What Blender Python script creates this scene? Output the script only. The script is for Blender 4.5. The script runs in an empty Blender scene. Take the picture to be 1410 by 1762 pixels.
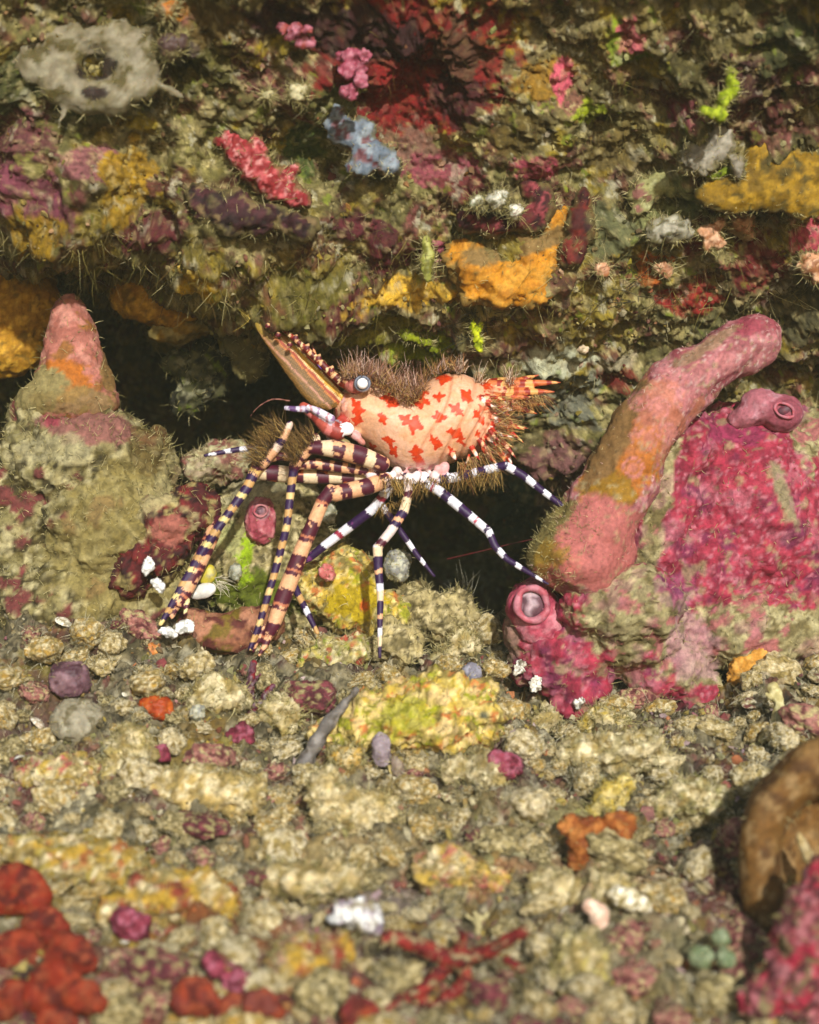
import bpy, bmesh, math, random
import numpy as np
from mathutils import Vector, Matrix, kdtree
from mathutils.bvhtree import BVHTree

# ------------------------------------------------------------------ camera, world, sun (1 unit = 1 cm)
SC = bpy.context.scene
SC.unit_settings.scale_length = 0.01
cam = bpy.data.cameras.new('camera')
cam_o = bpy.data.objects.new('camera', cam)
SC.collection.objects.link(cam_o)
cam_o.rotation_euler = (math.radians(90), 0, 0)
cam.sensor_fit = 'VERTICAL'
cam.sensor_height = 24.0
cam.lens = 24.0 * 30.0 / 17.62
cam.clip_start, cam.clip_end = 0.5, 300
cam.dof.use_dof = True
cam.dof.focus_distance = 29.8
cam.dof.aperture_fstop = 0.13
SC.camera = cam_o

SUN_DIR = Vector((0.18, -0.88, 0.36)).normalized()      # towards the light
w = bpy.data.worlds.new('World'); SC.world = w; w.use_nodes = True
nt = w.node_tree
sky = nt.nodes.new('ShaderNodeTexSky'); sky.sky_type = 'NISHITA'; sky.sun_disc = False
sky.sun_elevation = math.asin(SUN_DIR.z)
sky.sun_rotation = math.atan2(SUN_DIR.x, SUN_DIR.y)
nt.nodes['Background'].inputs['Strength'].default_value = 0.11
nt.links.new(sky.outputs[0], nt.nodes['Background'].inputs['Color'])
sun = bpy.data.lights.new('sun', 'SUN'); sun.energy = 5.0; sun.angle = math.radians(1.5)
sun.color = (1.0, 1.0, 0.95)
sun_o = bpy.data.objects.new('sun', sun); SC.collection.objects.link(sun_o)
sun_o.location = SUN_DIR * 60
sun_o.rotation_euler = SUN_DIR.to_track_quat('Z', 'Y').to_euler()
SC.view_settings.view_transform = 'Standard'
SC.view_settings.look = 'None'
SC.view_settings.exposure = 0.2
SC.view_settings.gamma = 1.0
SC.render.engine = 'CYCLES'
SC.cycles.max_bounces = 5
SC.cycles.use_denoising = True

rng = np.random.default_rng(7)
random.seed(7)
K = 0.01 / 30.0
def P(px, py, d): return np.array([(px - 705) * K * d, d, (881 - py) * K * d])
def proj(V):
    V = np.asarray(V, float); d = np.maximum(V[..., 1], 0.1)
    return V[..., 0] / (K * d) + 705, 881 - V[..., 2] / (K * d)
def C(h, k=1.0):
    h = h.lstrip('#'); c = np.array([int(h[i:i + 2], 16) for i in (0, 2, 4)]) / 255.0
    return np.where(c <= .04045, c / 12.92, ((c + .055) / 1.055) ** 2.4) * k
def sstep(a, b, x):
    t = np.clip((x - a) / (b - a), 0, 1); return t * t * (3 - 2 * t)

# ------------------------------------------------------------------ noise
def _h(ix, iy, iz, s):
    n = (ix.astype(np.int64) * 374761393 + iy.astype(np.int64) * 668265263 + iz.astype(np.int64) * 2147483647 + s * 974634777) & 0xffffffff
    n = ((n ^ (n >> 13)) * 1274126177) & 0xffffffff
    n = ((n ^ (n >> 16)) * 2246822519) & 0xffffffff
    return (n ^ (n >> 15)) & 0xffffffff
_G = np.array([[1,1,0],[-1,1,0],[1,-1,0],[-1,-1,0],[1,0,1],[-1,0,1],[1,0,-1],[-1,0,-1],[0,1,1],[0,-1,1],[0,1,-1],[0,-1,-1],[1,1,0],[-1,1,0],[0,-1,1],[0,-1,-1]], float)
def perlin(p, s=0):
    p = np.asarray(p, float); i = np.floor(p).astype(np.int64); f = p - i
    u = f * f * f * (f * (f * 6 - 15) + 10); r = 0
    for dx in (0, 1):
        wx = u[:, 0] if dx else 1 - u[:, 0]
        for dy in (0, 1):
            wy = u[:, 1] if dy else 1 - u[:, 1]
            for dz in (0, 1):
                wz = u[:, 2] if dz else 1 - u[:, 2]
                g = _G[_h(i[:, 0] + dx, i[:, 1] + dy, i[:, 2] + dz, s) & 15]
                r = r + wx * wy * wz * (g[:, 0] * (f[:, 0] - dx) + g[:, 1] * (f[:, 1] - dy) + g[:, 2] * (f[:, 2] - dz))
    return r
def fbm(p, sc, octv=4, s=0, gain=.5):
    """about -1..1; sc = feature size in cm"""
    a, r, q = 1.0, 0, np.asarray(p, float) / sc
    for o in range(octv):
        r = r + a * perlin(q + 17.3 * o, s + o * 31); q = q * 2.03; a *= gain
    return r * 1.25
def worley(p, sc, s=0):
    q = np.asarray(p, float) / sc; i = np.floor(q).astype(np.int64)
    f1 = np.full(len(q), 9.0); f2 = f1.copy(); cid = np.zeros(len(q), np.int64)
    for dx in (-1, 0, 1):
        for dy in (-1, 0, 1):
            for dz in (-1, 0, 1):
                c = i + np.array([dx, dy, dz]); h = _h(c[:, 0], c[:, 1], c[:, 2], s)
                o = np.stack([(h & 1023) / 1023., ((h >> 10) & 1023) / 1023., ((h >> 20) & 1023) / 1023.], 1)
                d = np.linalg.norm(c + o - q, axis=1)
                nw = d < f1
                f2 = np.where(nw, f1, np.minimum(f2, d)); cid = np.where(nw, h, cid); f1 = np.where(nw, d, f1)
    return f1, f2, cid

# ------------------------------------------------------------------ mesh helpers
def mk_mesh(name, V, F, col=None, smooth=True):
    """F: (n,3) or (n,4) array, or a list of such arrays"""
    me = bpy.data.meshes.new(name)
    Fs = F if isinstance(F, list) else [F]
    Fs = [np.asarray(f, np.int32) for f in Fs if len(f)]
    V = np.asarray(V, np.float32)
    me.vertices.add(len(V)); me.vertices.foreach_set('co', V.ravel())
    li = np.concatenate([f.ravel() for f in Fs]); cnt = np.concatenate([np.full(len(f), f.shape[1], np.int32) for f in Fs])
    me.loops.add(len(li)); me.loops.foreach_set('vertex_index', li)
    me.polygons.add(len(cnt)); me.polygons.foreach_set('loop_start', np.concatenate([[0], np.cumsum(cnt)[:-1]]).astype(np.int32))
    me.polygons.foreach_set('loop_total', cnt)
    me.polygons.foreach_set('use_smooth', np.full(len(cnt), smooth))
    me.update(calc_edges=True)
    if col is not None:
        a = me.color_attributes.new('Col', 'FLOAT_COLOR', 'POINT')
        c4 = np.ones((len(V), 4), np.float32); c4[:, :3] = np.clip(col, 0, 1)
        a.data.foreach_set('color', c4.ravel())
    return me
def link(name, me, mat=None, parent=None, loc=None):
    o = bpy.data.objects.new(name, me)
    SC.collection.objects.link(o)
    if me is not None and mat is not None and not me.materials: me.materials.append(mat)
    if loc is not None: o.location = loc
    if parent is not None: o.parent = parent
    return o
def tag(o, label=None, cat=None, group=None, kind=None):
    if label: o['label'] = label
    if cat: o['category'] = cat
    if group: o['group'] = group
    if kind: o['kind'] = kind
    return o
def get_np(me):
    V = np.empty(len(me.vertices) * 3, np.float32); me.vertices.foreach_get('co', V); V = V.reshape(-1, 3).astype(float)
    lt = np.empty(len(me.polygons), np.int32); me.polygons.foreach_get('loop_total', lt)
    li = np.empty(len(me.loops), np.int32); me.loops.foreach_get('vertex_index', li)
    st = np.concatenate([[0], np.cumsum(lt)[:-1]])
    F = []
    for k in (3, 4):
        m = lt == k
        if m.any(): F.append(li[st[m][:, None] + np.arange(k)])
    return V, F
def remesh(V, F, vox):
    me = mk_mesh('tmp', V, F)
    o = bpy.data.objects.new('tmp', me); SC.collection.objects.link(o)
    m = o.modifiers.new('r', 'REMESH'); m.mode = 'VOXEL'; m.voxel_size = vox
    dg = bpy.context.evaluated_depsgraph_get()
    ev = bpy.data.meshes.new_from_object(o.evaluated_get(dg))
    r = get_np(ev)
    bpy.data.objects.remove(o); bpy.data.meshes.remove(me); bpy.data.meshes.remove(ev)
    return r
def normals(V, F):
    N = np.zeros_like(V)
    for f in F:
        a, b, c = V[f[:, 0]], V[f[:, 1]], V[f[:, -1]]
        n = np.cross(b - a, c - a)
        for k in range(f.shape[1]): np.add.at(N, f[:, k], n)
    l = np.linalg.norm(N, axis=1, keepdims=True); return N / np.maximum(l, 1e-12)
def laplace(V, F, it=3, lam=.5):
    e = np.concatenate([np.stack([f[:, k], f[:, (k + 1) % f.shape[1]]], 1) for f in F for k in range(f.shape[1])])
    cnt = np.bincount(e[:, 0], minlength=len(V)) + np.bincount(e[:, 1], minlength=len(V))
    for _ in range(it):
        S = np.stack([np.bincount(e[:, 0], V[e[:, 1], k], len(V)) + np.bincount(e[:, 1], V[e[:, 0], k], len(V)) for k in range(3)], 1)
        V = V * (1 - lam) + lam * S / np.maximum(cnt, 1)[:, None]
    return V
def join(parts):
    """[(V, [F..])] -> V, [F..]"""
    Vs, T, Q, o = [], [], [], 0
    for V, F in parts:
        Vs.append(V)
        for f in (F if isinstance(F, list) else [F]): (T if f.shape[1] == 3 else Q).append(f + o)
        o += len(V)
    return np.concatenate(Vs), [np.concatenate(x) for x in (T, Q) if x]
_ico = {}
def ico(n):
    if n not in _ico:
        bm = bmesh.new(); bmesh.ops.create_icosphere(bm, subdivisions=n, radius=1)
        me = bpy.data.meshes.new('t'); bm.to_mesh(me); bm.free(); _ico[n] = get_np(me); bpy.data.meshes.remove(me)
    return _ico[n][0].copy(), [f.copy() for f in _ico[n][1]]
def catmull(pts, n):
    pts = np.asarray(pts, float); q = np.vstack([2 * pts[0] - pts[1], pts, 2 * pts[-1] - pts[-2]])
    t = np.linspace(0, len(pts) - 1 - 1e-9, n); i = t.astype(int); f = (t - i)[:, None]
    a, b, c, d = q[i], q[i + 1], q[i + 2], q[i + 3]
    return .5 * (2 * b + (c - a) * f + (2 * a - 5 * b + 4 * c - d) * f ** 2 + (3 * b - a - 3 * c + d) * f ** 3)
def tube(path, rad, n, seg=12, straight=False, flat=1.0):
    """closed tube with rounded ends; returns V, [F], s (arc length per vertex), ang"""
    path = np.asarray(path, float); rad = np.asarray(rad, float)
    pr = np.hstack([path, rad[:, None]])
    if straight:
        L = np.concatenate([[0], np.cumsum(np.linalg.norm(np.diff(path, axis=0), axis=1))])
        t = np.linspace(0, L[-1], n); c = np.stack([np.interp(t, L, pr[:, k]) for k in range(4)], 1)
    else: c = catmull(pr, n)
    X, R = c[:, :3], np.maximum(c[:, 3], .004)
    T = np.gradient(X, axis=0); T /= np.linalg.norm(T, axis=1, keepdims=True) + 1e-9
    s = np.concatenate([[0], np.cumsum(np.linalg.norm(np.diff(X, axis=0), axis=1))])
    X = np.vstack([X[0] - T[0] * R[0] * .6, X[0] - T[0] * R[0] * .35, X, X[-1] + T[-1] * R[-1] * .35, X[-1] + T[-1] * R[-1] * .6])
    R = np.concatenate([[R[0] * .35, R[0] * .8], R, [R[-1] * .8, R[-1] * .35]]); T = np.vstack([T[0], T[0], T, T[-1], T[-1]])
    s = np.concatenate([[0, 0], s, [s[-1], s[-1]]])
    ref = np.array([0., 1., 0.])
    A = np.cross(T, ref); ln = np.linalg.norm(A, axis=1, keepdims=True)
    A = np.where(ln > .05, A / np.maximum(ln, 1e-6), np.array([1., 0, 0])); B = np.cross(A, T)
    th = np.linspace(0, 2 * math.pi, seg, endpoint=False)
    V = X[:, None] + R[:, None, None] * (np.cos(th)[None, :, None] * A[:, None] + flat * np.sin(th)[None, :, None] * B[:, None])
    m = len(X); V = V.reshape(-1, 3); idx = np.arange(m * seg).reshape(m, seg)
    a = idx[:-1]; b = idx[1:]
    Q = np.stack([a, np.roll(a, -1, 1), np.roll(b, -1, 1), b], -1).reshape(-1, 4)
    V = np.vstack([V, X[0], X[-1]])
    e0, e1 = idx[0], idx[-1]
    T0 = np.stack([np.full(seg, m * seg), np.roll(e0, -1), e0], 1); T1 = np.stack([np.full(seg, m * seg + 1), e1, np.roll(e1, -1)], 1)
    return V, [np.vstack([T0, T1]), Q], np.concatenate([np.repeat(s, seg), [s[0], s[-1]]]), np.concatenate([np.tile(th, m), [0, 0]])
def hairs(roots, dirs, L, R, cols, curl=.5, segs=4, droop=None, tipk=1.2):
    N = len(roots); t = np.linspace(0, 1, segs + 1)[None, :, None]
    d = dirs / (np.linalg.norm(dirs, axis=1, keepdims=True) + 1e-9)
    cv = rng.normal(size=(N, 3)) * curl; cw = rng.normal(size=(N, 3)) * curl * .5
    if droop is not None: cv = cv + droop
    L = np.asarray(L)[:, None, None] * np.ones((N, 1, 1))
    X = roots[:, None] + L * (t * d[:, None] + t ** 2 * cv[:, None] * .6 + t ** 3 * cw[:, None] - .0)
    a = np.cross(d, np.array([.3, .8, .52])); a /= np.linalg.norm(a, axis=1, keepdims=True) + 1e-9; b = np.cross(d, a)
    rr = (np.asarray(R)[:, None] * np.ones((N, 1))) * (1 - .75 * t[0, :, 0])[None]
    th = np.array([0, 2.094, 4.189])
    V = X[:, :, None] + rr[:, :, None, None] * (np.cos(th)[None, None, :, None] * a[:, None, None] + np.sin(th)[None, None, :, None] * b[:, None, None])
    base = (np.arange(N) * (segs + 1) * 3)[:, None, None] + (np.arange(segs) * 3)[None, :, None]
    k = np.arange(3)[None, None]; k2 = (k + 1) % 3
    Q = np.stack([base + k, base + k2, base + k2 + 3, base + k + 3], -1).reshape(-1, 4)
    col = cols[:, None, None] * (1 + (tipk - 1) * t[..., None]) * np.ones((1, segs + 1, 3, 1))
    return V.reshape(-1, 3), Q, col.reshape(-1, 3)

# ------------------------------------------------------------------ materials
def organic(name, rough=.65, nsc=9., nstr=.35, bsc=14., bstr=.35, bdist=.05, sss=0., spec=.35, coat=0., alpha=1.):
    m = bpy.data.materials.new(name); m.use_nodes = True; t = m.node_tree; N = t.nodes; Lk = t.links
    b = N['Principled BSDF']
    at = N.new('ShaderNodeAttribute'); at.attribute_name = 'Col'
    tc = N.new('ShaderNodeTexCoord')
    n1 = N.new('ShaderNodeTexNoise'); n1.inputs['Scale'].default_value = nsc; n1.inputs['Detail'].default_value = 6; n1.inputs['Roughness'].default_value = .7
    Lk.new(tc.outputs['Object'], n1.inputs['Vector'])
    r = N.new('ShaderNodeMapRange'); r.inputs[1].default_value = .3; r.inputs[2].default_value = .7
    r.inputs[3].default_value = 1 - nstr; r.inputs[4].default_value = 1 + nstr
    Lk.new(n1.outputs['Fac'], r.inputs[0])
    mx = N.new('ShaderNodeVectorMath'); mx.operation = 'SCALE'
    Lk.new(at.outputs['Color'], mx.inputs[0]); Lk.new(r.outputs[0], mx.inputs['Scale'])
    Lk.new(mx.outputs[0], b.inputs['Base Color'])
    n2 = N.new('ShaderNodeTexNoise'); n2.inputs['Scale'].default_value = bsc; n2.inputs['Detail'].default_value = 8; n2.inputs['Roughness'].default_value = .75
    Lk.new(tc.outputs['Object'], n2.inputs['Vector'])
    bp = N.new('ShaderNodeBump'); bp.inputs['Strength'].default_value = bstr; bp.inputs['Distance'].default_value = bdist
    Lk.new(n2.outputs['Fac'], bp.inputs['Height']); Lk.new(bp.outputs[0], b.inputs['Normal'])
    r2 = N.new('ShaderNodeMapRange'); r2.inputs[3].default_value = rough - .15; r2.inputs[4].default_value = min(1, rough + .15)
    Lk.new(n2.outputs['Fac'], r2.inputs[0]); Lk.new(r2.outputs[0], b.inputs['Roughness'])
    b.inputs['Specular IOR Level'].default_value = spec
    if coat: b.inputs['Coat Weight'].default_value = coat; b.inputs['Coat Roughness'].default_value = .25
    if sss:
        b.inputs['Subsurface Weight'].default_value = sss; b.inputs['Subsurface Radius'].default_value = (1, .4, .2); b.inputs['Subsurface Scale'].default_value = .08
    if alpha < 1:
        b.inputs['Alpha'].default_value = alpha
    return m
M = dict(
    rock=organic('reef_rock', .62, 9, .5, 18, .7, .06, spec=.3),
    sponge=organic('sponge_skin', .7, 12, .38, 22, .5, .04, sss=.1, spec=.25),
    soft=organic('soft_tissue', .55, 8, .3, 16, .3, .03, sss=.2, spec=.3),
    shell=organic('shell', .45, 12, .2, 18, .25, .03, spec=.5),
    veil=organic('translucent_tissue', .6, 6, .3, 12, .3, .03, sss=.2, spec=.25, alpha=.72),
    hair=organic('filament', .7, 5, .3, 10, 0, .01, spec=.3),
    shrimp=organic('shrimp_shell', .5, 22, .2, 40, .25, .015, sss=.12, spec=.35),
    bristle=organic('bristle', .5, 12, .3, 10, 0, .01, spec=.5),
    eye=organic('eye_surface', .15, 6, .05, 10, 0, .01, spec=.8),
)

def mottle(V, base, layers, seed):
    """layers: (hex, size cm, threshold, softness)"""
    c = np.ones((len(V), 3)) * C(base)
    for k, (h, sc, th, so) in enumerate(layers):
        m = sstep(th - so, th + so, fbm(V, sc, 4, seed + 53 * k))[:, None]
        c = c * (1 - m) + C(h) * m
    return c

# ------------------------------------------------------------------ the reef wall with the crevice
CTRL = np.array([
 (-450,-500,22),(300,-500,22.5),(705,-500,22.5),(1100,-500,22.5),(1850,-500,22),
 (-450,-100,25),(100,-100,25.6),(500,-100,25.6),(800,-100,26.3),(1100,-100,25.8),(1500,-100,25.6),(1850,-100,25),
 (0,100,27),(250,100,27),(450,100,27.3),(700,80,28.1),(900,120,27.8),(1150,100,27.3),(1400,120,27.2),
 (0,300,28.2),(250,300,28),(450,300,28.3),(700,300,28.7),(900,300,28.5),(1150,300,28.8),(1400,300,28.6),
 (0,400,28.8),(150,410,28.8),(330,470,29.0),(500,480,29.2),(700,490,29.5),(900,470,29.3),(1100,450,29.8),(1400,430,29.6),
 (0,500,33.5),(130,520,36),(230,600,36.5),(350,580,34.5),(480,560,31.6),(600,565,30.9),(720,570,30.6),(850,575,30.3),(1000,570,30.4),(1150,560,30.5),(1400,560,30.8),
 (-450,300,28),(-450,600,31),(1850,300,28),(1850,600,30),
 (0,650,36),(130,700,37),(300,700,40),(430,720,40.5),(560,690,36),(700,680,33),(850,680,31.9),(960,700,31.5),(1080,700,31.7),(1400,700,32.4),
 (-100,850,36),(300,850,38),(500,850,39),(650,860,40),(760,830,37.5),(880,830,33.4),(980,830,32.3),(1400,850,33.4),
 (600,950,40),(750,960,41),(870,940,37.5),(980,930,35),(1400,1000,35),
 (0,1100,37),(600,1100,40),(900,1100,38),(1400,1100,37),(-450,1100,37),(1850,1100,36)], float)
def rbf(q, ctrl):
    c = ctrl[:, :2] / 400.; z = ctrl[:, 2]
    def ph(d): return np.sqrt(d * d + .03)       # softened linear kernel
    D = ph(np.linalg.norm(c[:, None] - c[None], axis=2)); n = len(c)
    A = np.zeros((n + 3, n + 3)); A[:n, :n] = D - np.eye(n) * .02; A[:n, n] = 1; A[:n, n + 1:] = c; A[n, :n] = 1; A[n + 1:, :n] = c.T
    s = np.linalg.solve(A, np.concatenate([z, np.zeros(3)]))
    out = np.empty(len(q)); q = q / 400.
    for i in range(0, len(q), 20000):
        k = q[i:i + 20000]
        out[i:i + 20000] = ph(np.linalg.norm(k[:, None] - c[None], axis=2)) @ s[:n] + s[n] + k @ s[n + 1:]
    return out
def axis_steps(a, b, lo, hi, fine, coarse):
    return np.unique(np.concatenate([np.arange(a, lo, coarse), np.arange(lo, hi, fine), np.arange(hi, b + coarse, coarse)]))
def grid_faces(ny, nx):
    i = np.arange(ny * nx).reshape(ny, nx)
    return np.stack([i[:-1, :-1], i[:-1, 1:], i[1:, 1:], i[1:, :-1]], -1).reshape(-1, 4)

# flat growths that colour the rock: px, py, rx, ry, angle, colour (patches of living crust)
WALL_PATCH = [
 (705,95,185,150,10,'#640704'),(620,30,120,45,0,'#2c0a08'),(790,160,60,55,30,'#3a0c0c'),(480,20,70,30,0,'#30100c'),
 (60,230,70,60,0,'#5a3030'),(60,330,75,45,20,'#6b3340'),(170,280,50,34,0,'#7a4a4a'),(225,290,50,40,-20,'#8a6a10'),(215,345,45,30,0,'#86680f'),
 (70,365,50,22,0,'#83660f'),(130,210,50,40,0,'#4a4418'),(270,390,60,25,0,'#4e1a1c'),(40,120,40,50,0,'#3a3a16'),
 (340,460,28,16,0,'#b08a10'),(540,470,60,26,0,'#5a5218'),(620,490,50,16,0,'#4a1414'),(670,430,60,30,15,'#4c1216'),(640,395,50,22,10,'#48141a'),
 (690,495,90,16,0,'#b8912a'),(760,440,26,20,0,'#9c4a60'),(720,250,50,40,0,'#6a4a3c'),(760,290,60,30,0,'#7c3a42'),(930,290,40,22,0,'#8a3444'),
 (880,220,55,40,0,'#46380f'),(800,320,40,26,0,'#55201e'),(940,130,50,26,0,'#7a5a16'),(970,140,16,30,0,'#b04a5a'),
 (1020,190,26,24,0,'#86920c'),(1080,70,34,34,-20,'#6f7d10'),(1090,60,26,30,20,'#9a4a50'),(1180,120,40,50,0,'#48401a'),(1300,120,60,70,0,'#3a1a16'),
 (1290,190,60,45,0,'#44180f'),(1360,60,60,50,0,'#353514'),(1180,180,30,26,0,'#6a2a34'),(1370,250,50,30,0,'#4c4420'),(1180,370,40,30,20,'#5c1410'),
 (1300,440,50,34,0,'#5c1212'),(1180,500,50,34,0,'#7a1a14'),(1110,440,34,34,0,'#9a4e14'),(1400,400,40,24,0,'#9c3a48'),(1050,390,40,40,0,'#5a5a38'),
 (1120,290,40,30,0,'#6e6040'),(1060,250,50,40,-30,'#5b4c22'),(1370,520,60,50,0,'#4a4428'),(1230,545,60,26,-30,'#55502c'),
 (720,585,50,22,0,'#7d8a10'),(960,600,60,22,0,'#9a9a80'),(1000,640,40,24,0,'#8a8a74'),(900,640,40,20,0,'#33301a'),(960,690,50,40,0,'#5b5a4a'),
 (1060,630,36,26,0,'#6a1c10'),(1060,610,30,14,0,'#8f8468'),(960,780,50,40,0,'#6a4440'),(900,850,40,50,0,'#3c4a3a'),(960,860,40,30,0,'#6d5a4c'),
 (350,640,30,50,0,'#5c6438'),(330,650,10,16,0,'#7d9a10'),(300,600,50,20,0,'#4c4818'),(460,640,40,60,10,'#4a4626'),(420,600,40,30,0,'#6b6030'),
 (560,560,120,20,0,'#5f5a18'),(640,545,80,16,0,'#7a7416'),(1150,330,60,40,-20,'#6d6d40'),(340,120,60,50,0,'#474216'),(560,170,60,40,0,'#4d4a1c'),
 (380,30,60,30,0,'#55421a'),(295,20,26,16,0,'#9a5a14'),(300,75,28,24,0,'#4a3a34'),(520,235,40,50,0,'#3f4a1c'),(800,60,60,40,60,'#4a2a18'),
]
pxs = axis_steps(-450, 1850, -50, 1460, 3.0, 14); pys = axis_steps(-500, 1110, -40, 1010, 3.0, 14)
gx, gy = np.meshgrid(pxs, pys); q = np.stack([gx.ravel(), gy.ravel()], 1)
W0 = np.stack([q[:, 0] * 0, q[:, 0] * 0, q[:, 0] * 0], 1)
dep = rbf(q, CTRL)
def toW(q, d): return np.stack([(q[:, 0] - 705) * K * d, d, (881 - q[:, 1]) * K * d], 1)
WV = toW(q, dep)
WF = grid_faces(len(pys), len(pxs))
wn = normals(laplace(WV, [WF], 6), [WF]); wn *= np.where(wn[:, 1:2] > 0, -1, 1)
f1, f2, cid = worley(WV + .25 * np.stack([fbm(WV, .8, 2, s) for s in (1, 2, 3)], 1), 1.15, 5)
lump = (1 - f1) * .5
g1, g2, gid = worley(WV, .42, 9)
disp = lump * .75 + fbm(WV, 2.2, 3, 11) * .42 + fbm(WV, .5, 4, 12) * .2 + (1 - g1) * .17 + fbm(WV, .09, 3, 13) * .045
# colours (taken at the displaced surface, so that crusts follow the lumps)
BASE = WV
WV = WV + wn * disp[:, None]
wc = np.ones((len(q), 3)) * C('#59522a')
def over(c, m, h): m = np.clip(m, 0, 1)[:, None]; return c * (1 - m) + C(h) * m
wc = over(wc, sstep(-.3, .4, fbm(WV, .9, 5, 21)), '#6e6636')
wc = over(wc, sstep(.0, .5, fbm(WV, .5, 5, 22)) * .8, '#877a4c')
wc = over(wc, sstep(.0, .4, fbm(WV, 1.1, 5, 23)) * .5, '#46381a')
wc = over(wc, sstep(.1, .45, fbm(WV, 1.6, 4, 27)) * .75, '#7c6a18'); wc = over(wc, sstep(.15, .5, fbm(WV, 1.4, 4, 28)) * .35, '#665038')
wc = over(wc, sstep(.25, .5, fbm(WV, .8, 5, 24)) * .8, '#4c1c1a')
wc = over(wc, sstep(.38, .6, fbm(WV, .5, 6, 25)) * .6, '#74403c')
wc = over(wc, sstep(.4, .6, fbm(WV, .7, 6, 26)) * .8, '#84700f')
solid = np.zeros(len(q))
warp = np.stack([fbm(WV, .55, 4, 31), fbm(WV, .55, 4, 32)], 1)
fine = fbm(WV, .2, 4, 33)
for k, (px, py, rx, ry, ang, h) in enumerate(WALL_PATCH):
    dx, dy = q[:, 0] - px, q[:, 1] - py
    sel = (np.abs(dx) < 2 * max(rx, ry)) & (np.abs(dy) < 2 * max(rx, ry))
    a = math.radians(ang); ca, sa = math.cos(a), math.sin(a)
    u = (dx * ca + dy * sa) / rx; v = (-dx * sa + dy * ca) / ry
    r = np.sqrt(u * u + v * v) + warp[:, 0] * .55 * min(1, 45 / max(rx, ry)) + fine * .25
    m = np.where(sel, sstep(1.08, .9, r), 0)
    wc = over(wc, m * (1.05 + .35 * fine), h); solid = np.maximum(solid, m * (.9 if k < 4 else .45))
wc = over(wc, sstep(.2, .6, fbm(WV, .16, 4, 41)) * .6 * (1 - solid), '#a89a6a')
wc = over(wc, sstep(.2, .6, fbm(WV, .18, 4, 42)) * .45 * (1 - solid), '#2e2812')
wc = over(wc, sstep(.55, .7, fbm(WV, .3, 5, 43)) * .7 * (1 - solid), '#a09a80')
wc = over(wc, sstep(.68, .8, fbm(WV, .3, 5, 44)) * .7 * (1 - solid), '#6c7818')
wc *= (1 + .25 * (((gid & 255) / 255.) - .5))[:, None]
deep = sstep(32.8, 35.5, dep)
wc = wc * (1 - .35 * deep[:, None])          # shade put into the colour: rock darkens with depth into the cave
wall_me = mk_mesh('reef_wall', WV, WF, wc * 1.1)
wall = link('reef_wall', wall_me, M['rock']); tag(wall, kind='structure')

# ------------------------------------------------------------------ the sloping sea floor
FY = np.array([8, 20, 21.5, 23, 25.5, 27.5, 29, 31, 33, 38, 44]); FZ = np.array([-10.5, -7.0, -6.31, -5.51, -4.41, -3.45, -2.55, -1.95, -1.85, -3.2, -4.5])
xs = axis_steps(-16, 16, -7.6, 7.6, .034, .25); ys = axis_steps(9, 43, 20.2, 33.2, .034, .25)
gx, gy = np.meshgrid(xs, ys); X = gx.ravel(); Y = gy.ravel()
def floor_z(X, Y):
    ex = np.interp(Y, FY, FZ)
    return ex + .25 * np.exp(-((X + 5) / 2.5) ** 2) * sstep(22, 27, Y) + .2 * np.exp(-((X - 5.5) / 2.) ** 2) * sstep(24, 28, Y) + .75 * np.exp(-((X + 6.0) / 2.2) ** 2) * np.exp(-((Y - 29.0) / 1.6) ** 2) - 1.0 * np.exp(-((X - 3.7) / 2.0) ** 2) * np.exp(-((Y - 29.3) / 1.25) ** 2)
FV = np.stack([X, Y, floor_z(X, Y)], 1)
FF = grid_faces(len(ys), len(xs))
a1, a2, aid = worley(FV + .2 * np.stack([fbm(FV, .6, 2, s) for s in (1, 2, 3)], 1), 1.0, 55)
b1, b2, bid = worley(FV, .4, 56)
fd = (1 - a1) * .42 + fbm(FV, 1.6, 3, 51) * .28 + (1 - b1) * .2 + fbm(FV, .4, 4, 52) * .14 + fbm(FV, .08, 3, 53) * .04
fd = fd - .5
fn = normals(FV, [FF]); fn *= np.where(fn[:, 2:3] < 0, -1, 1)
FV = FV + fn * fd[:, None]
fc = np.ones((len(FV), 3)) * C('#86795a')
fc = over(fc, sstep(-.3, .4, fbm(FV, .7, 5, 61)), '#a29470')
fc = over(fc, sstep(.0, .5, fbm(FV, 1.0, 5, 62)) * .8, '#5c522e')
fc = over(fc, sstep(.2, .5, fbm(FV, .9, 5, 63)) * .8, '#94752e')
fc = over(fc, sstep(.35, .55, fbm(FV, .5, 5, 64)) * .8, '#7a443e')
fc = over(fc, sstep(.38, .55, fbm(FV, .6, 5, 65)) * .8, '#4e2424')
fc = over(fc, sstep(.2, .6, fbm(FV, .2, 4, 66)) * .7, '#cdc2a2')
fc = over(fc, sstep(.15, .6, fbm(FV, .16, 4, 67)) * .8, '#332c18')
fc *= (1 + .35 * (((aid & 255) / 255.) - .5))[:, None] * (1 + .4 * (((bid & 255) / 255.) - .5))[:, None]
fpx, fpy = proj(FV)
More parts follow.
